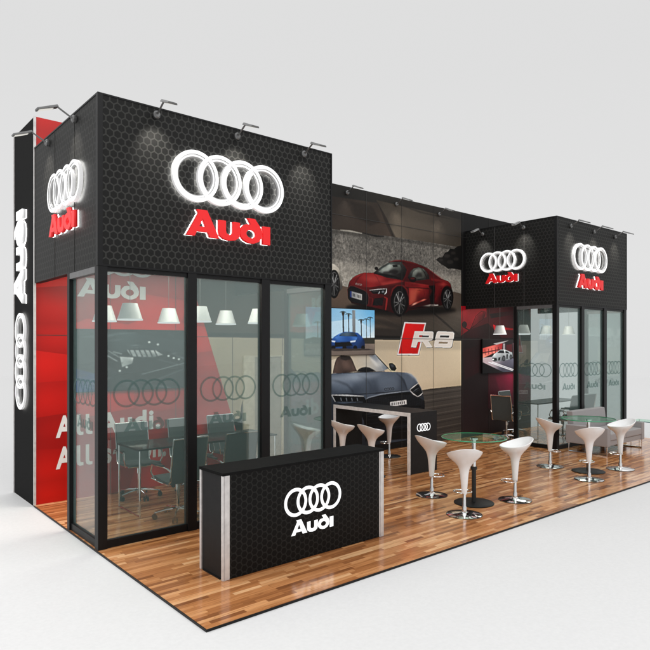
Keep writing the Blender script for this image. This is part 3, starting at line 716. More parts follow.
A.poly([(320,90),(470,70),(474,96),(330,120)], [(30,20,22),(48,22,26),(40,18,22),(24,16,18)])
A.poly([(X9,245),(310,245),(310,980),(X9,985)], [(30,20,22),(34,20,22),(44,30,32),(48,36,38)])
A.poly([(150,330),(260,290),(250,470),(160,520)], [(40,19,22),(34,16,19),(48,20,24),(44,20,24)])
A.poly([(310,245),(620,245),(620,930),(310,980)], [(30,18,20),(26,18,20),(40,30,32),(46,32,34)])
A.poly([(312,470),(476,470),(620,500),(620,640),(476,700),(380,760),(312,700)], [(72,22,34),(140,30,62),(92,26,44),(60,26,34),(80,26,40),(58,26,34),(60,28,36)])
A.poly([(360,500),(470,478),(474,600),(400,640)], [(104,26,48),(156,34,72),(116,28,54),(84,24,42)], soft=6)
A.poly([(498,300),(560,290),(560,420),(500,430)], [(120,96,96),(100,84,86),(60,50,52),(70,60,62)])
A.poly([(500,410),(545,355),(552,360),(506,420)], (30,22,24))
A.map = m0
A.im += .7*(A.im-blur(A.im, 3))
A.im = 255*np.clip(A.im/255*1.06, 0, 1)**1.10
A.grain(1.6)
SE = .012
A.build('photo_print', [M['art']], bw, WY-.004)
# ---- seams of the printed panels
sm = MB()
for k in range(1, 12):
    x = 1.075*k
    z0 = 0 if not 3.42 < x < 4.3 else 2.1
    sm.box(x-.004, x+.004, WY-SE, WY-SE+.0015, z0, WH)
for z in (2.39, 4.86): sm.box(.03, WE, WY-SE-.002, WY-SE-.0005, z-.004, z+.004)
sm.build('panel_seam', M['seam'], bw)
r = MB(); r.add([(.02,WY-SE+.002,0),(diagX(0),WY-SE+.002,0),(diagX(ZT),WY-SE+.002,ZT),(.02,WY-SE+.002,ZT)], [(0,1,2,3)])
tag(r.build('red_graphic', M['red'], bw), 'glossy red print with large faint hexagons, slanted right edge')
# ---- storeroom door
dr = MB(); dr.box(3.66, 4.24, WY-SE-.03, WY-SE, .01, 2.03)
d = tag(dr.build('door', mat_plain('door_cream', (.40,.375,.32), .5), bw, .004), 'cream storeroom door')
fr = MB(); fr.box(3.43, 3.655, WY-SE-.045, WY-SE, 0, 2.06); fr.box(4.245, 4.29, WY-SE-.045, WY-SE, 0, 2.06); fr.box(3.655, 4.245, WY-SE-.045, WY-SE, 2.035, 2.06)
fr.build('door_frame', mat_plain('door_jamb', (.66,.60,.46), .5), bw)
hd = MB(); hd.tube([(3.73, WY-SE-.03, 1.0),(3.73, WY-SE-.08, 1.0),(3.85, WY-SE-.08, 1.0)], .011); hd.build('handle', M['chrome'], d)
# ---- lettering printed on red
def flat_font(body, X, Z, size, name, mat, parent, y, bold=.03, sx=1.0):
    cu = bpy.data.curves.new('t', 'FONT'); cu.body = body; cu.size = size; cu.offset = bold*size; cu.fill_mode = 'BOTH'
    cu.space_character = 1.1
    o = curve_to(cu, name, 0, mat, lambda a,b,c: Vector((a, y, Z+b)), parent)
    xs = [v.co.x for v in o.data.vertices]; x0, x1 = min(xs), max(xs)
    for v in o.data.vertices: v.co.x = X[0] + (v.co.x-x0)/(x1-x0)*(X[1]-X[0])
    return o
def ell_glyph(X, Z, h, w):
    return [(X,Z+h),(X+w,Z+h),(X+w,Z+.22*h),(X+w*1.25,Z+.15*h),(X+w*1.9,Z+.15*h),(X+w*1.9,Z),(X+w*.9,Z-.01*h),(X+w*.25,Z+.05*h),(X,Z+.18*h)]
for Zb, word in ((.93, 'Audi.'), (.48, 'season.')):
    cap = .30
    flat_font('A', (.285,.525), Zb, cap*1.40, 'red_wall_lettering', M['white_print'], bw, WY-SE-.0045, .035, 1.0)
    for x in (.575, .705):
        shape('red_wall_lettering', [ell_glyph(x, Zb, .30, .052)], 0, M['white_print'], lambda a,b,c: Vector((a, WY-SE-.0045, b)), bw)
    flat_font(word, (.89,1.88) if word[0]=='A' else (.975,1.98), Zb, cap*1.40, 'red_wall_lettering', M['white_print'], bw, WY-SE-.0045, .035, .93)
pl = frame_of((.42, WY-SE-.0045, 3.58), (1,0,0), (0,0,1), (0,-1,0))
logo_flat(bw, pl, 1.42, M['white_print'], gap_txt=.045, txt_w=.74, ring_w=.16, names=('rings_print','lettering_print'))
# ---- vertical sign on the end of the wall (faces -X, reads bottom to top)
u = Vector((0,0,1)); v = Vector((0,1,0)); n = Vector((-1,0,0))
def end_logo():
    P0 = Vector((0, 3.07, 1.30))
    place = lambda a,b,c: P0 + u*a + v*b + n*c
    W = 1.42; R = .255; st = (W-2*R)/3
    em = bpy.data.objects.new('rings_emblem', None); C.objects.link(em); em.parent = bw
    for i in range(4):
        ring_mesh('ring', R+st*i, 0, R, R*.34, .02, .05+.004*(i % 2), place, em, [M['glow'], M['ring_edge'], M['lip'], M['back_glow']])
    le = bpy.data.objects.new('lettering', None); C.objects.link(le); le.parent = bw
    cap = 1.37/LW; u0 = W+.13
    for dx, loops in LET:
        lp = [[(u0+cap*(dx+x), -.20+cap*y*1.25) for x, y in l] for l in loops]
        shape('letter', lp, .05, M['ring_edge'], lambda a,b,c: place(a,b,c+.02), le)
        shape('letter_backlight', lp, .008, M['back_glow2'], lambda a,b,c: place(a,b,c+.006), le)
end_logo()

# ================================================================== GLASS BOOTHS
def booth(X0, Y0, name_label, left_rear_open, X1, fz=3.12, top=5.01):
    b_ = thing('glass_booth', name_label, 'booth', (X0, Y0, 0), group='corner booths with black fascia')
    D = 2.5-Y0-.002; W = X1-X0; t = .09
    mb = MB()
    mb.box(0, W, 0, t, fz, top); mb.mi[-2:] = [1, 1]
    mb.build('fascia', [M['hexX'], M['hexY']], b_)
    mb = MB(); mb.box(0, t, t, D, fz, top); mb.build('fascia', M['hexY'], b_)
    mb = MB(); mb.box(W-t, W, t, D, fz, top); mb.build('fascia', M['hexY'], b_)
    # thin border profiles along corners and edges
    tr = MB()
    e = .003
    tr.box(-e-.004, .05, -e-.004, -e+.0005, fz, top+.006); tr.box(-e-.004, -e+.0005, -e+.0005, .05, fz, top+.006)
    tr.box(W-.02, W+.006, -e-.004, -e+.0005, fz, top+.006)
    tr.box(.05, W-.02, -e-.004, -e+.0005, top-.012, top+.006); tr.box(-e-.004, -e+.0005, .05, D, top-.012, top+.006)
    tr.box(.05, W-.02, -e-.004, -e+.0005, fz, fz+.02)
    tr.build('corner_profile', M['black_metal'], b_)
    sm = MB()
    smat = M['seam'] if X0 < 5 else M['rail_grey']
    for x in (1.16, 2.28):
        if X0 < 5: sm = MB(); sm.box(x-.003, x+.003, -.0045, -.0005, fz+.02, top-.012); sm.build('panel_seam', smat, b_)
    for y in (.78, 1.55):
        sm = MB(); sm.box(-.0045, -.0005, y-.003, y+.003, fz, top-.012); sm.build('panel_seam', smat, b_)
    # ceiling truss bars that carry the pendant cords
    for ya in ((.9, 1.6) if X0 < 5 else (1.3, 1.95)):
        cb = MB(); cb.box(.09, W-.09, ya-.06-Y0, ya+.06-Y0, 4.84, 4.90); cb.build('ceiling_bar', M['black_metal'], b_)
    # posts
    posts = [(0,.105),(1.08,1.20),(2.15,2.28),(W-.12,W)]
    for i, (a, c) in enumerate(posts):
        p = MB(); p.box(a, c, .0, .10, 0, fz); p.build('post', M['black_metal'], b_)
    for xx in (0, W-.08):
        p = MB(); p.box(xx, xx+.08, .97, 1.05, 0, fz); p.build('post', M['black_metal'], b_)
    for i in range(3):
        a, c = posts[i][1], posts[i+1][0]
        p = MB(); p.box(a, c, .02, .08, 0, .085); p.build('bottom_rail', M['black_metal'], b_)
        p = MB(); p.box(a, c, .02, .08, fz-.05, fz-.001); p.build('top_rail', M['black_metal'], b_)
        p = MB(); p.box(a, c, .045, .055, .085, fz-.05); gp = p.build('glass_pane', M['glass'], b_)
        w = .82; ox = (a+c)/2-w/2
        logo_flat(gp, frame_of((ox, .0445, 1.70), (1,0,0), (0,0,1), (0,-1,0)), w, M['decal'], gap_txt=.16, txt_w=.66, t=.0015, ring_w=.15)
    for sx, xx in ((-1, .045), (1, W-.055)):
        xa, xb = (.02, .07) if sx < 0 else (W-.07, W-.02)
        p = MB(); p.box(xa, xb, .105, .97, 0, .085); p.build('bottom_rail', M['black_metal'], b_)
        p = MB(); p.box(xa-.018, xb-.0, .105, .97, fz-.07, fz-.001); p.build('top_rail', M['rail_grey'], b_)
        p = MB(); p.box(xx, xx+.01, .105, .97, .085, fz-.07); gp = p.build('glass_pane', M['glass'], b_)
        if sx < 0: fo = frame_of((xx-.0005, .94, 1.70), (0,-1,0), (0,0,1), (-1,0,0))
        else: fo = frame_of((xx+.0105, .12, 1.70), (0,1,0), (0,0,1), (1,0,0))
        logo_flat(gp, fo, .80, M['decal'], gap_txt=.16, txt_w=.66, t=.0015, ring_w=.15)
    return b_
bm_ = booth(0, 0, 'larger near corner booth with glass walls and black honeycomb fascia', True, 3.36)
bf_ = booth(9.8, .12, 'far right corner booth with glass walls, behind the grey sofa', True, 13.12)
# illuminated signs: fascia front and left side of both booths
logo3d(bm_, frame_of((.84, 0, 4.285), (1,0,0), (0,0,1), (0,-1,0)), 1.61, gap_txt=.055, txt_w=.75)
logo3d(bm_, frame_of((0, 1.67, 4.17), (0,-1,0), (0,0,1), (-1,0,0)), 1.26, gap_txt=.03, txt_w=.78, depth=.04, off=.02)
logo3d(bf_, frame_of((.62, 0, 4.22), (1,0,0), (0,0,1), (0,-1,0)), 1.55, gap_txt=.055, txt_w=.75, depth=.05, off=.012)
logo3d(bf_, frame_of((0, 1.92, 4.18), (0,-1,0), (0,0,1), (-1,0,0)), 1.2, gap_txt=.03, txt_w=.7, depth=.05, off=.012)

# ================================================================== ARM SPOTLIGHTS
sp = thing('arm_spotlight', '', 'spotlight', group='arm spotlights along the top edges')
m = MB(); m.lathe([(0,0),(.045,0),(.045,.03),(.03,.045),(0,.045)], 20)
# disc faces -Y : rotate by swapping axes
m.v = [(x, -z, y) for x, y, z in m.v]
m.build('mount', M['steel'], sp)
m = MB(); m.tube([(0,-.03,0),(0,-.22,.105)], .011, 8); m.build('arm', M['steel'], sp)
m = MB(); m.add([(-.05,-.20,.088),(.05,-.20,.088),(.062,-.43,.0),(-.062,-.43,.0),(-.032,-.21,.118),(.032,-.21,.118),(.05,-.44,.02),(-.05,-.44,.02)],
                [(0,1,2,3),(7,6,5,4),(0,4,5,1),(1,5,6,2),(2,6,7,3),(3,7,4,0)])
h = m.build('lamp_head', M['steel'], sp, .008)
m = MB(); m.add([(-.035,-.25,.068),(.035,-.25,.068),(.045,-.41,.007),(-.045,-.41,.007)], [(0,3,2,1)]); 
m.v = [(x,y-.003,z-.006) for x,y,z in m.v]; m.build('lens', M['lens'], h)
ps = placer(sp)
spots = [
 ((.67,-.004,4.92), 0, 'arm spotlight over the honeycomb front of the near booth, leftmost of its three'),
 ((1.76,-.004,4.91), 0, 'arm spotlight over the honeycomb front of the near booth, middle of its three'),
 ((2.84,-.004,4.90), 0, 'arm spotlight over the honeycomb front of the near booth, rightmost of its three'),
 ((-.004,.73,4.92), -PI/2, 'arm spotlight on the left side of the near booth, closer to its front corner'),
 ((-.004,1.80,4.91), -PI/2, 'arm spotlight on the left side of the near booth, closer to the red wall'),
 ((5.9,2.5-SE,5.33), 0, 'arm spotlight atop the photo wall, left one right beside the near booth'),
 ((7.34,2.5-SE,5.31), 0, 'arm spotlight atop the photo wall, middle one above the red car'),
 ((8.78,2.5-SE,5.29), 0, 'arm spotlight atop the photo wall, right one nearest the far booth'),
 ((9.796,1.99,4.87), -PI/2, 'arm spotlight on the left side of the far booth, closer to the photo wall'),
 ((9.796,.90,4.87), -PI/2, 'arm spotlight on the left side of the far booth, closer to its front corner'),
 ((10.36,.116,4.86), 0, 'arm spotlight on the front of the far booth, leftmost of its three'),
 ((11.42,.116,4.86), 0, 'arm spotlight on the front of the far booth, middle of its three'),
 ((12.47,.116,4.86), 0, 'arm spotlight on the front of the far booth, rightmost of its three'),
]
for loc, rz, lab in spots:
    ps(loc, rz, lab)
    li = bpy.data.lights.new('spot_lamp', 'SPOT'); li.energy = 30 if rz or loc[1] < 2 else 6; li.color = (1,.95,.86); li.spot_size = math.radians(62); li.spot_blend = .9; li.shadow_soft_size = .04
    lo = bpy.data.objects.new('spot_lamp', li); C.objects.link(lo)
    d = Vector((0,-1,0)) if rz == 0 else Vector((-1,0,0))
    lo.location = Vector(loc) + d*.36 + Vector((0,0,-.01))
    tgt = Vector(loc) + Vector((0,0,-.42))
    lo.rotation_euler = (tgt-lo.location).to_track_quat('-Z','Y').to_euler()

# ================================================================== TELEVISIONS
def tv(X0, X1, Z0, Z1, label, paint, y=None):
    y = WY-SE-.002
    t = thing('television', label, 'television', ((X0+X1)/2, y, Z0), group='televisions on the back wall')
    w = (X1-X0)/2; h = Z1-Z0
    m = MB(); m.box(-w, w, -.035, 0, 0, h); m.build('tv_body', M['black_metal'], t, .004)
    a = Art(-w+.012, w-.012, .012, h-.012, .008, 2, 5)
    a.map = lambda x, yy: (-w+.012 + x*(2*w-.024), h-.012 - yy*(h-.024))
    paint(a)
    a.im = blur(a.im, 1); a.im += .8*(a.im-blur(a.im, 3)); a.grain(1.2)
    a.build('tv_screen', [M['screen']], t, -.0365)
    return t
def paint_blue(a):
    a.poly([(0,0),(1,0),(1,.7),(0,.7)], [(82,150,200),(98,166,210),(206,220,226),(196,214,224)])
    a.poly([(.3,.3),(.7,.2),(.98,.45),(.9,.6),(.35,.6)], (176,206,224))
    a.poly([(0,.66),(.1,.62),(.5,.66),(.8,.63),(1,.62),(1,.78),(0,.78)], (44,42,34))
    a.poly([(0,.76),(1,.76),(1,1),(0,1)], [(128,114,104),(120,106,96),(88,78,72),(82,72,66)])
    a.poly([(.6,.70),(.78,.68),(.8,.76),(.58,.77)], (170,150,132))
    for x, t_, w in ((.52,.06,.022),(.60,.1,.014),(.79,.22,.015),(.87,.2,.008),(.93,.16,.008),(.25,.2,.012),(.16,.3,.01)):
        a.line((x, t_), (x+.005, .66), w, (40,38,38))
        for k in range(7):
            an = PI*(.05+.9*k/6); a.line((x, t_), (x+.05*math.cos(an), t_-.035*math.sin(an)+.03), .016, (34,38,32), .004)
        a.line((x, t_+.02),(x, t_+.1), w*2.2, (48,44,38), w)
    a.poly([(.655,.02),(.70,.02),(.705,.68),(.66,.68)], [(104,112,118),(138,144,148),(120,120,118),(96,98,100)])
    B0=(14,30,62); B1=(30,72,140); B2=(70,120,190)
    a.poly([(.34,.85),(.36,.66),(.40,.60),(.46,.545),(.54,.50),(.66,.50),(.74,.52),(.80,.60),(.84,.68),(.85,.80),(.84,.86),(.6,.87)], [B0,B1,B1,B2,B1,B1,B1,B1,B0,B0,B0,B0])
    a.poly([(.46,.59),(.50,.53),(.57,.51),(.69,.51),(.74,.60)], [(24,34,48),(60,84,104),(70,92,110),(40,56,74),(20,28,40)])
    a.poly([(.36,.66),(.42,.60),(.74,.60),(.72,.67),(.6,.70),(.4,.70)], [B1,B2,B1,B2,B1,B1])
    a.poly([(.40,.73),(.62,.72),(.66,.80),(.40,.83)], (10,12,16))
    a.poly([(.35,.69),(.41,.70),(.40,.73),(.36,.72)], (200,212,224)); a.poly([(.62,.70),(.71,.68),(.70,.72),(.63,.73)], (190,204,220))
    for x in (.38,.54,.70,.82): a.ell(x, .845, .03, .05, (10,10,12))
    a.poly([(.30,.88),(.36,.86),(.9,.87),(1,.9),(.4,.92)], (52,46,44))
def paint_engine(a):
    a.poly([(0,0),(1,0),(1,1),(0,1)], [(36,44,48),(30,38,42),(22,28,32),(28,34,38)])
    a.poly([(0,.1),(.4,.02),(1,.2),(1,.5),(.6,.3),(.1,.45)], [(30,38,42),(52,62,66),(40,48,52),(26,32,36),(34,42,46),(26,32,36)])
    a.poly([(0,1),(0,.62),(.2,.75),(.27,1)], [(40,64,120),(26,40,80),(36,56,108),(24,34,64)])
    a.poly([(.22,.5),(.45,.32),(.82,.36),(.95,.62),(.7,.85),(.4,.82)], (16,20,23))
    a.poly([(.42,.33),(.68,.34),(.75,.42),(.66,.46),(.46,.44)], [(150,156,158),(196,200,200),(120,126,128),(90,96,98),(140,146,148)])
    for k in range(6): a.line((.44+.045*k,.33),(.47+.045*k,.45),.012,(30,34,38))
    a.poly([(.36,.44),(.48,.46),(.47,.56),(.38,.62)], [(170,176,176),(200,204,204),(110,116,118),(150,156,156)])
    a.line((.2,.36),(.34,.52),.012,(140,146,148)); a.line((.26,.34),(.36,.46),.01,(120,126,128)); a.line((.3,.36),(.38,.4),.02,(110,116,118))
    for x,y in ((.8,.44),(.85,.48),(.9,.5),(.42,.62),(.36,.68),(.62,.2),(.7,.24)): a.ell(x,y,.012,.018,(180,186,186))
    a.line((.55,.75),(1,.55),.012,(120,128,130)); a.line((.6,.9),(.98,.66),.008,(90,98,100))
    a.line((.05,.12),(.5,.04),.01,(80,90,94)); a.line((.7,.5),(.95,.62),.01,(70,80,84))
    rg = random.Random(3)
    for k in range(60):
        x, y, q = rg.random(), rg.random(), rg.uniform(-.5, .9); l_ = rg.uniform(.04, .22); v = rg.choice((12, 70, 96, 130))
        a.path([(x, y), (x+l_*math.cos(q)*.6, y+l_*math.sin(q)*.5), (x+l_*math.cos(q), y+l_*math.sin(q)*1.1)], rg.uniform(.006, .02), (v, v+6, v+9), .55, 1)
def paint_white(a):
    a.poly([(0,0),(1,0),(1,1),(0,1)], [(20,14,16),(26,20,22),(50,44,50),(22,16,18)])
    a.poly([(0,.26),(.58,.1),(.56,.40),(.3,.42),(0,.56)], [(190,60,56),(150,30,34),(130,40,44),(214,110,100),(232,150,130)])
    for k in range(5): a.line((.06+.1*k,.3-.02*k),(.07+.1*k,.46-.01*k),.014,(60,18,22))
    a.line((0,.40),(.5,.30),.03,(58,20,24))
    a.poly([(.3,.12),(.78,.02),(.6,.10),(.4,.16)], (150,146,150))
    a.poly([(.6,.12),(.66,.12),(.66,.4),(.6,.4)], (150,140,146)); a.poly([(.9,.1),(.98,.1),(.98,.56),(.92,.56)], (96,72,80))
    a.poly([(.7,.16),(.88,.14),(.88,.42),(.7,.4)], (70,18,24))
    a.poly([(0,.55),(.3,.52),(1,.60),(1,1),(.6,1),(0,.68)], [(200,176,180),(180,166,176),(104,104,124),(40,40,52),(60,60,74),(170,150,158)])
    a.poly([(0,.68),(.6,1),(0,1)], (18,14,16))
    for o in (0,.1): a.line((.16+o,.68),(.9+o,.97),.024,(228,228,236))
    W0=(110,116,122); W1=(176,182,188); W2=(214,218,222)
    a.poly([(.26,.62),(.27,.52),(.33,.44),(.44,.36),(.52,.31),(.66,.31),(.78,.36),(.88,.40),(.9,.52),(.86,.60),(.6,.66),(.34,.68)], [W0,W1,W2,W1,W1,W2,W1,W1,W0,W0,(70,74,80),(90,94,100)])
    a.poly([(.42,.41),(.50,.33),(.62,.33),(.64,.42)], (26,28,32)); a.poly([(.67,.42),(.67,.34),(.75,.37),(.8,.43)], (34,36,40))
    a.poly([(.27,.55),(.40,.56),(.42,.64),(.30,.65)], (16,17,20)); a.poly([(.46,.55),(.52,.54),(.5,.64),(.45,.64)], (18,19,22))
    a.poly([(.70,.45),(.75,.45),(.74,.6),(.70,.6)], (20,21,24))
    a.ell(.62,.58,.05,.09,(16,16,18)); a.ell(.62,.58,.03,.06,(70,72,76)); a.ell(.84,.54,.04,.08,(16,16,18)); a.ell(.84,.54,.024,.05,(70,72,76))
    a.ell(.3,.6,.03,.02,(240,240,244))
tv(4.80, 6.66, 2.04, 2.99, 'television showing a blue car under palm trees, beside the near booth', paint_blue)
tv(.54, 2.38, 1.55, 2.49, 'television showing a dark close-up of an engine on the red wall', paint_engine)
tv(10.42, 11.9, 1.54, 2.40, 'television showing a silver car in a red garage, left of far booth post', paint_white)

# ================================================================== PENDANT LAMPS
pd = thing('pendant_lamp', '', 'pendant lamp', group='frosted pendant lamps inside the booths')
m = MB(); m.lathe([(.092,.215),(.158,0),(.152,0),(.088,.209),(.0,.209),(.0,.215),(.092,.215)], 28); m.build('lamp_shade', M['shade'], pd)
m = MB(); m.lathe([(.159,-.004),(.160,.012),(.150,.012),(.150,-.004),(.159,-.004)], 28); m.build('shade_rim', mat_emit('shade_rim_light', (1,1,1), 1.1), pd)
m = MB(); m.lathe([(0,.03),(.03,.04),(.04,.08),(.025,.13),(0,.15)], 14); m.build('bulb', mat_emit('bulb_light', (1,.93,.8), 4), pd)
m = MB(); m.tube([(0,0,.215),(0,0,2.33)], .003, 6); m.build('cord', M['steel'], pd)
pp = placer(pd)
LZ = 2.57
lamps = [(.66,1.6),(1.60,1.6),(2.56,1.6),(.73,.9),(1.73,.9),(2.70,.9)]
words = ['back row left','back row middle','back row right','front row left','front row middle','front row right']
for (x, y), w in zip(lamps, words):
    pp((x, y, LZ), 0, 'frosted cone pendant lamp in the near booth, %s' % w)
for (x, y), w in zip([(10.5,2.0),(11.45,1.95),(12.4,1.9),(10.5,1.35),(11.45,1.3),(12.4,1.25)], words):
    pp((x, y, LZ-.06), 0, 'frosted cone pendant lamp in the far booth, %s' % w)

# ================================================================== OFFICE CHAIRS (face +Y)
ch = thing('office_chair', '', 'office chair', group='office chairs round the meeting tables')
m = MB()
def sling(pts, w, th, mb):
    vs = []; n_ = len(pts)
    for (y, z), (ny, nz) in pts:
        for x in (-w/2, w/2): vs.append((x, y, z)); vs.append((x, y+ny*th, z+nz*th))
    fs = []
    for i in range(n_-1):
        a = i*4; b = a+4
        fs += [(a,a+2,b+2,b),(a+1,b+1,b+3,a+3),(a,b,b+1,a+1),(a+2,a+3,b+3,b+2)]
    fs += [(0,1,3,2), ((n_-1)*4,(n_-1)*4+2,(n_-1)*4+3,(n_-1)*4+1)]
    mb.add(vs, fs, 0, True)
sling([((.25,.50),(0,1)),((.22,.515),(0,1)),((.0,.49),(0,1)),((-.17,.48),(0,1)),((-.225,.50),(.3,.9))], .47, .03, m); m.build('seat', M['mesh_dark'], ch)
m = MB(); sling([((-.225,.49),(1,.3)),((-.255,.60),(1,.15)),((-.275,.75),(1,.1)),((-.305,.93),(1,.1)),((-.33,1.06),(1,.1))], .47, .022, m); m.build('backrest', M['mesh_dark'], ch)
m = MB()
for s in (-1, 1): m.tube([(s*.245,.25,.505),(s*.245,0,.485),(s*.245,-.2,.485),(s*.245,-.24,.53),(s*.245,-.27,.75),(s*.245,-.335,1.07)], .011, 8)
m.tube([(-.245,-.335,1.07),(.245,-.335,1.07)], .013, 8); m.tube([(-.245,.25,.505),(.245,.25,.505)], .011, 8)
m.build('side_frame', M['chrome'], ch)
for s in (-1, 1):
    m = MB(); m.tube([(s*.25,.16,.50),(s*.285,.20,.60),(s*.285,.16,.70),(s*.285,-.12,.71),(s*.285,-.24,.70),(s*.25,-.265,.66)], .012, 8)
    a = m.build('armrest', M['chrome'], ch)
    m = MB(); m.box(s*.285-.022, s*.285+.022, -.13, .15, .712, .73); m.build('arm_pad', M['rubber'], a)
m = MB(); m.lathe([(.035,.47),(.035,.36),(.022,.36),(.022,.14),(.035,.14),(.035,.07),(0,.07)], 16); m.box(-.08,.08,-.1,.1,.455,.475); m.build('gas_post', M['chrome'], ch)
m = MB()
for k in range(5):
    a = 2*PI*k/5+.3; m.tube([(0,0,.12),(.15*math.cos(a),.15*math.sin(a),.11),(.30*math.cos(a),.30*math.sin(a),.085)], [.022,.018,.013], 8)
bs = m.build('star_base', M['chrome'], ch)
for k in range(5):
    a = 2*PI*k/5+.3; m = MB(); c_, s_ = math.cos(a), math.sin(a)
    for o in (-.018, .018):
        P = Vector((.30*c_, .30*s_, .035)) + Vector((-s_, c_, 0))*o; Q = P + Vector((-s_, c_, 0))*(.014 if o > 0 else -.014)
        m.tube([P, Q], .033, 12)
    m.tube([(.30*c_,.30*s_,.035),(.30*c_,.30*s_,.09)], .008, 6)
    m.build('caster', M['rubber'], bs)
pc = placer(ch)
R_ = math.radians
for x, y, a, lab in [
 (1.28,.66, 3, 'office chair seen from behind inside the near booth, left one at the table'),
 (2.07,.66, -2, 'office chair seen from behind inside the near booth, right one at the table'),
 (1.31,1.98, 177, 'office chair facing out by the red wall in the near booth, left end of table'),
 (2.18,2.0, 182, 'office chair facing out by the red wall in the near booth, middle of table'),
 (2.88,2.02, 178, 'office chair facing out by the back wall in the near booth, right end of table'),
 (10.2,1.62, -80, 'office chair at the left end of the far booth table, outside the glass'),
 (11.25,.78, 6, 'office chair seen from behind in the far booth, left one beside the front glass'),
 (12.0,.80, -8, 'office chair seen from behind in the far booth, right one beside the front glass'),
 (11.2,2.02, 180, 'office chair against the back wall in the far booth')]:
    pc((x, y, 0), R_(a), lab)

# ================================================================== MEETING TABLES
def meeting(X0, X1, Y0, Y1, label, z=.89):
    t = thing('meeting_table', label, 'table', ((X0+X1)/2, (Y0+Y1)/2, 0), group='meeting tables in the booths')
    w = (X1-X0)/2; d = (Y1-Y0)/2
    m = MB(); m.box(-w, w, -d, d, z-.018, z); m.build('tabletop', M['smoke_top'], t, .004)
    m = MB(); r = .012
    m.box(-w-.001, w+.001, -d-.006, -d-.0005, z-.022, z+.002); m.box(-w-.006, -w-.0005, -d, d, z-.022, z+.002)
    m.build('edge_strip', M['black_metal'], t)
    for s in (-1, 1):
        m = MB(); x = s*(w-.02)
        m.tube([(x,-d+.02,z-.02),(x,-d+.02,.012),(x,d-.02,.012),(x,d-.02,z-.02)], .012, 8); m.build('leg_frame', M['chrome'], t)
    return t
meeting(.86, 3.05, .92, 1.66, 'long smoked glass meeting table inside the near booth')
meeting(10.75, 12.7, 1.12, 1.78, 'smoked glass meeting table inside the far booth', .86)

# ================================================================== RECEPTION COUNTER
rc = thing('reception_counter', 'black honeycomb reception counter with glowing white rings at the platform front', 'counter', (.6, -1.63, 0))
W, D, H = 2.17, .45, 1.0
m = MB(); m.box(.012, W-.012, .012, D-.012, 0, H); m.build('counter_body', M['grey_panel'], rc)
m = MB(); m.box(.075, W-.075, .0, .0115, .004, H); m.build('front_panel', M['hexC'], rc)
m = MB(); m.box(-.006, W+.006, -.006, D+.006, H, H+.028); m.build('countertop', M['black'], rc, .003)
for (a, c, e, f_) in ((-.002,.0745,-.004,.03),(W-.0745,W+.002,-.004,.03),(-.002,.03,D-.03,D+.002),(W-.03,W+.002,D-.03,D+.002)):
    m = MB(); m.box(a, c, e, f_, 0, H-.001)
    m.box(a+.015, a+.018, e-.0015, e, .0, H-.002) if (c-a) > .05 else None
    m.build('corner_post', M['alu'], rc, .004)
m = MB(); m.box(-.001,.012,.06,D-.06,0,.012); m.build('side_skirt', M['black_metal'], rc)
logo_flat(rc, frame_of((.72, -.002, .61), (1,0,0), (0,0,1), (0,-1,0)), .78, M['glow'], gap_txt=.05, txt_w=.74, t=.001, ring_w=.24, names=('rings_emblem','lettering'))

# ================================================================== BAR COUNTER (portal)
bc = thing('bar_counter', 'charcoal bar counter open underneath with pale edging, against the photo wall', 'bar counter', (5.54, .45, 0))
W, D, H = .71, 2.03, 1.07
m = MB(); m.box(.004, W, 0, D, H-.07, H); m.build('bar_top', M['grey_panel'], bc)
m = MB(); m.box(.004, W, 0, .07, 0, H-.0705); q = m.build('end_panel', M['grey_panel'], bc)
m = MB(); m.box(.004, W, D-.07, D, 0, H-.0705); m.build('end_panel', M['grey_panel'], bc)
m = MB(); m.box(-.006, .0035, .0, .065, 0, H); m.box(-.006, .0035, D-.065, D, 0, H); m.box(-.006, .0035, .0655, D-.0655, H-.065, H)
m.build('edge_trim', M['white_trim'], bc)
logo_flat(q, frame_of((.17, -.001, .80), (1,0,0), (0,0,1), (0,-1,0)), .36, M['glow'], t=.002, ring_w=.22, names=('rings_emblem','lettering'))
for o in list(q.children):
    if o.name.startswith('lettering'): bpy.data.objects.remove(o)

# ================================================================== BAR STOOLS (front = +X, raised back = -X)
st_ = thing('bar_stool', '', 'bar stool', group='white bucket bar stools')
prof = [(.036,.285,0),(.041,.36,0),(.049,.46,0),(.057,.54,0),(.067,.60,.0),(.085,.645,0),(.120,.69,-.004),(.165,.73,-.008),(.207,.772,-.012),(.234,.815,-.016),(.240,.832,-.018),
        (.232,.836,-.018),(.222,.815,-.014),(.19,.775,-.008),(.14,.745,0),(.08,.728,0),(.02,.722,0)]
m = MB(); n_ = 40; vs = []; fs = []
for i, (r, z, ox) in enumerate(prof):
    k = max(0, min(1, (r-.05)/.18))**1.4 if z > .6 else 0
    for q in range(n_):
        a = 2*PI*q/n_
        vs.append((ox + r*math.cos(a), r*math.sin(a)*(1-.02*k), z - k*.062*math.cos(a) + k*.012*math.cos(2*a)))
for i in range(len(prof)-1):
    for q in range(n_): fs.append((i*n_+q, i*n_+(q+1) % n_, (i+1)*n_+(q+1) % n_, (i+1)*n_+q))
fs.append(tuple((len(prof)-1)*n_+q for q in range(n_)))
m.add(vs, fs, 0, True); m.build('seat_shell', M['stool_white'], st_)
m = MB(); m.lathe([(.0,.30),(.022,.30),(.022,.12),(.031,.10),(.033,.045),(.05,.035)], 18); m.build('stem', M['chrome'], st_)
m = MB(); m.lathe([(.045,.036),(.12,.028),(.20,.016),(.232,.008),(.232,.003),(.0,.003)], 44); bp = m.build('base_disc', M['chrome'], st_)
m = MB(); m.lathe([(.2325,.007),(.236,.006),(.236,.0005),(.2,.0005)], 44); m.build('rubber_ring', M['rubber'], bp)
m = MB(); R0_ = .105
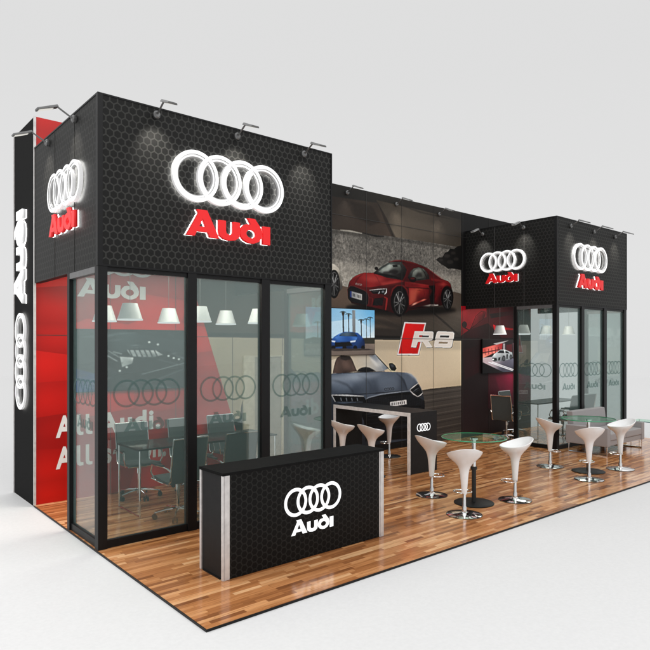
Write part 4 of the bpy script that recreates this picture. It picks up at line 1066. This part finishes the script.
pts = [(.095+R0_*math.cos(2*PI*k/36), R0_*1.15*math.sin(2*PI*k/36), .285) for k in range(36)]
m.tube(pts, .008, 8, closed=True); m.lathe([(.034,.27),(.034,.30),(.02,.30)], 16); m.build('footrest_ring', M['chrome'], st_)
pst = placer(st_)
TA = (4.83, -1.40); TB = (8.20, -1.38)
def face(x, y, tx, ty): return math.atan2(ty-y, tx-x)
for (x, y, t, lab) in [
 (4.73-.35, -.71-.02, TA, None), (4.24, -1.68, TA, None)]: pass
S_ = [
 (4.73,-.71, 'f', -12, 'white bar stool at the nearer round table, on its left beside the bar counter'),
 (4.24,-1.68, 'f', 50, 'white bar stool at the nearer round table, the nearest stool with its back to us'),
 (5.43,-1.68, 'f', 150, 'white bar stool at the nearer round table, on its right'),
 (8.08,-.71, 'f', -25, 'white bar stool at the farther round table, on its left by the far booth corner'),
 (7.57,-1.71, 'f', 50, 'white bar stool at the farther round table, nearest to us, black disc behind it'),
 (8.85,-1.65, 'f', 150, 'white bar stool at the farther round table, on its right in front of the sofa'),
 (4.95,1.55, 'f', -8, 'white bar stool on the near side of the bar counter, closest to the near booth'),
 (4.95,.80, 'f', -5, 'white bar stool on the near side of the bar counter, closest to its rings panel'),
 (6.55,1.93, 'f', 168, 'white bar stool seen under the bar counter, on its far side'),
 (4.15,1.55, 'f', -30, 'white bar stool seen dimly through the right pane of the near booth'),
]
for x, y, _, a, lab in S_: pst((x, y, 0), R_(a), lab)

# ================================================================== HIGH ROUND TABLES
ht = thing('high_table', '', 'table', group='round glass high tables')
m = MB(); n_ = 56
m.lathe([(0,.93),(.45,.93)], n_); m.lathe([(0,.942),(.45,.942)], n_)
tp = m.build('glass_top', M['green_glass'], ht)
m = MB(); m.lathe([(.4505,.929),(.457,.932),(.457,.940),(.4505,.943)], n_); m.build('top_edge', M['green_edge'], tp)
m = MB(); m.lathe([(0,.929),(.055,.929),(.055,.905),(.03,.90),(.03,.52)], 24); m.build('upper_column', M['chrome'], ht)
m = MB(); m.lathe([(.031,.52),(.045,.52),(.045,.48),(.031,.48),(.031,.02),(0,.02)], 24); m.build('lower_column', M['rubber'], ht)
m = MB(); m.lathe([(0,.022),(.27,.016),(.28,.01),(.28,.0005),(0,.0005)], 48); m.build('base_disc', M['black_metal'], ht)
pt = placer(ht)
pt((*TA, 0), 0, 'round green glass high table with black base, the nearer one')
pt((*TB, 0), 0, 'round green glass high table with black base, in front of the sofa')

# ================================================================== SOFA
sf = thing('sofa', 'light grey two seat sofa with chrome legs, before the far booth', 'sofa', (9.85, -.95, 0))
W, D = 1.72, .90
m = MB(); m.box(.13, W-.13, .02, D-.17, .20, .30); m.build('base_frame', M['fabric'], sf, .012)
for a in (.135, W/2+.003):
    m = MB(); m.box(a, a+(W-.27)/2-.006, .0, D-.19, .302, .45); m.build('seat_cushion', M['fabric'], sf, .03, 3)
for a in (0, W-.13):
    m = MB(); m.box(a, a+.13, 0, D-.005, .19, .57); m.build('armrest', M['fabric'], sf, .018, 3)
m = MB(); m.box(.132, W-.132, 0, .14, .20, .84) 
m.v = [(x, D-.16 + y + (z-.2)*.12, z) for x, y, z in m.v]; m.build('backrest', M['fabric'], sf, .02, 3)
for a in (.05, W-.05):
    m = MB(); m.tube([(a,.04,.19),(a,.04,.012),(a,D-.05,.012),(a,D-.05,.19)], .014, 8); m.build('leg_frame', M['chrome'], sf)

# ================================================================== SIDE TABLE
sd = thing('side_table', 'small glass side table just right of the grey sofa', 'table', (12.3, -.66, 0))
m = MB(); m.box(-.24, .24, -.24, .24, .50, .512); t1 = m.build('glass_top', M['green_glass'], sd)
m = MB(); m.box(-.2405,.2405,-.2425,-.2405,.499,.513); m.box(-.2425,-.2405,-.2405,.2405,.499,.513); m.build('top_edge', mat_plain('teal_edge', (.02,.16,.17), .2), t1)
for a in (-.22, .22):
    for c in (-.22, .22):
        m = MB(); m.tube([(a,c,.5),(a,c,0)], .010, 8); m.build('leg', M['chrome'], sd)

# ================================================================== CAMERA, WORLD, LIGHT
cd = bpy.data.cameras.new('camera'); co = bpy.data.objects.new('camera', cd); C.objects.link(co)
co.location = CAM; co.rotation_euler = (PI/2, 0, math.radians(-40))
cd.sensor_width = 36; cd.lens = FOC/650*36; cd.shift_y = (HZ-325)/650; cd.clip_end = 400
S.camera = co
w = bpy.data.worlds.new('World'); S.world = w; w.use_nodes = True
nt = w.node_tree; nt.nodes.clear()
out = N(nt, 'ShaderNodeOutputWorld'); bg = N(nt, 'ShaderNodeBackground'); nt.links.new(bg.outputs[0], out.inputs[0])
tc = N(nt, 'ShaderNodeTexCoord'); sx = N(nt, 'ShaderNodeSeparateXYZ'); nt.links.new(tc.outputs['Generated'], sx.inputs[0])
nt.links.new(ramp(nt, sx.outputs[2], [(0, (.755,.755,.755)), (.12, (.765,.765,.765)), (.4, (.735,.735,.735)), (1, (.74,.74,.74))]), bg.inputs[0]); bg.inputs[1].default_value = 1.0

def area(loc, tgt, size, e, col=(1,1,1), sy=None):
    l = bpy.data.lights.new('area_lamp', 'AREA'); l.energy = e; l.color = col; l.size = size
    if sy: l.shape = 'RECTANGLE'; l.size_y = sy
    o = bpy.data.objects.new('area_lamp', l); C.objects.link(o); o.location = loc
    o.rotation_euler = (Vector(tgt)-Vector(loc)).to_track_quat('-Z','Y').to_euler()
    return o
area((14,14,50), (14,14,0), 160, 38000)
area((2,-10,9), (5,0,1.5), 6, 260)
area((-5,1.5,6), (-3.2,.6,0), 3, 200)
# room light inside the two booths
area((1.7,.85,3.35), (1.7,.9,0), 2.2, 95, (1,.93,.82), 1.0)
area((11.4,1.2,3.35), (11.4,1.2,0), 2.2, 70, (1,.93,.82), 1.0)

S.render.engine = 'CYCLES'
S.cycles.max_bounces = 8; S.cycles.transparent_max_bounces = 24; S.cycles.caustics_reflective = False; S.cycles.caustics_refractive = False
S.view_settings.view_transform = 'Standard'; S.view_settings.look = 'None'; S.view_settings.exposure = 0; S.view_settings.gamma = 1
S.render.resolution_x = 1024; S.render.resolution_y = 1024
for o in bpy.data.objects:
    if o.name.startswith('ball'): pass
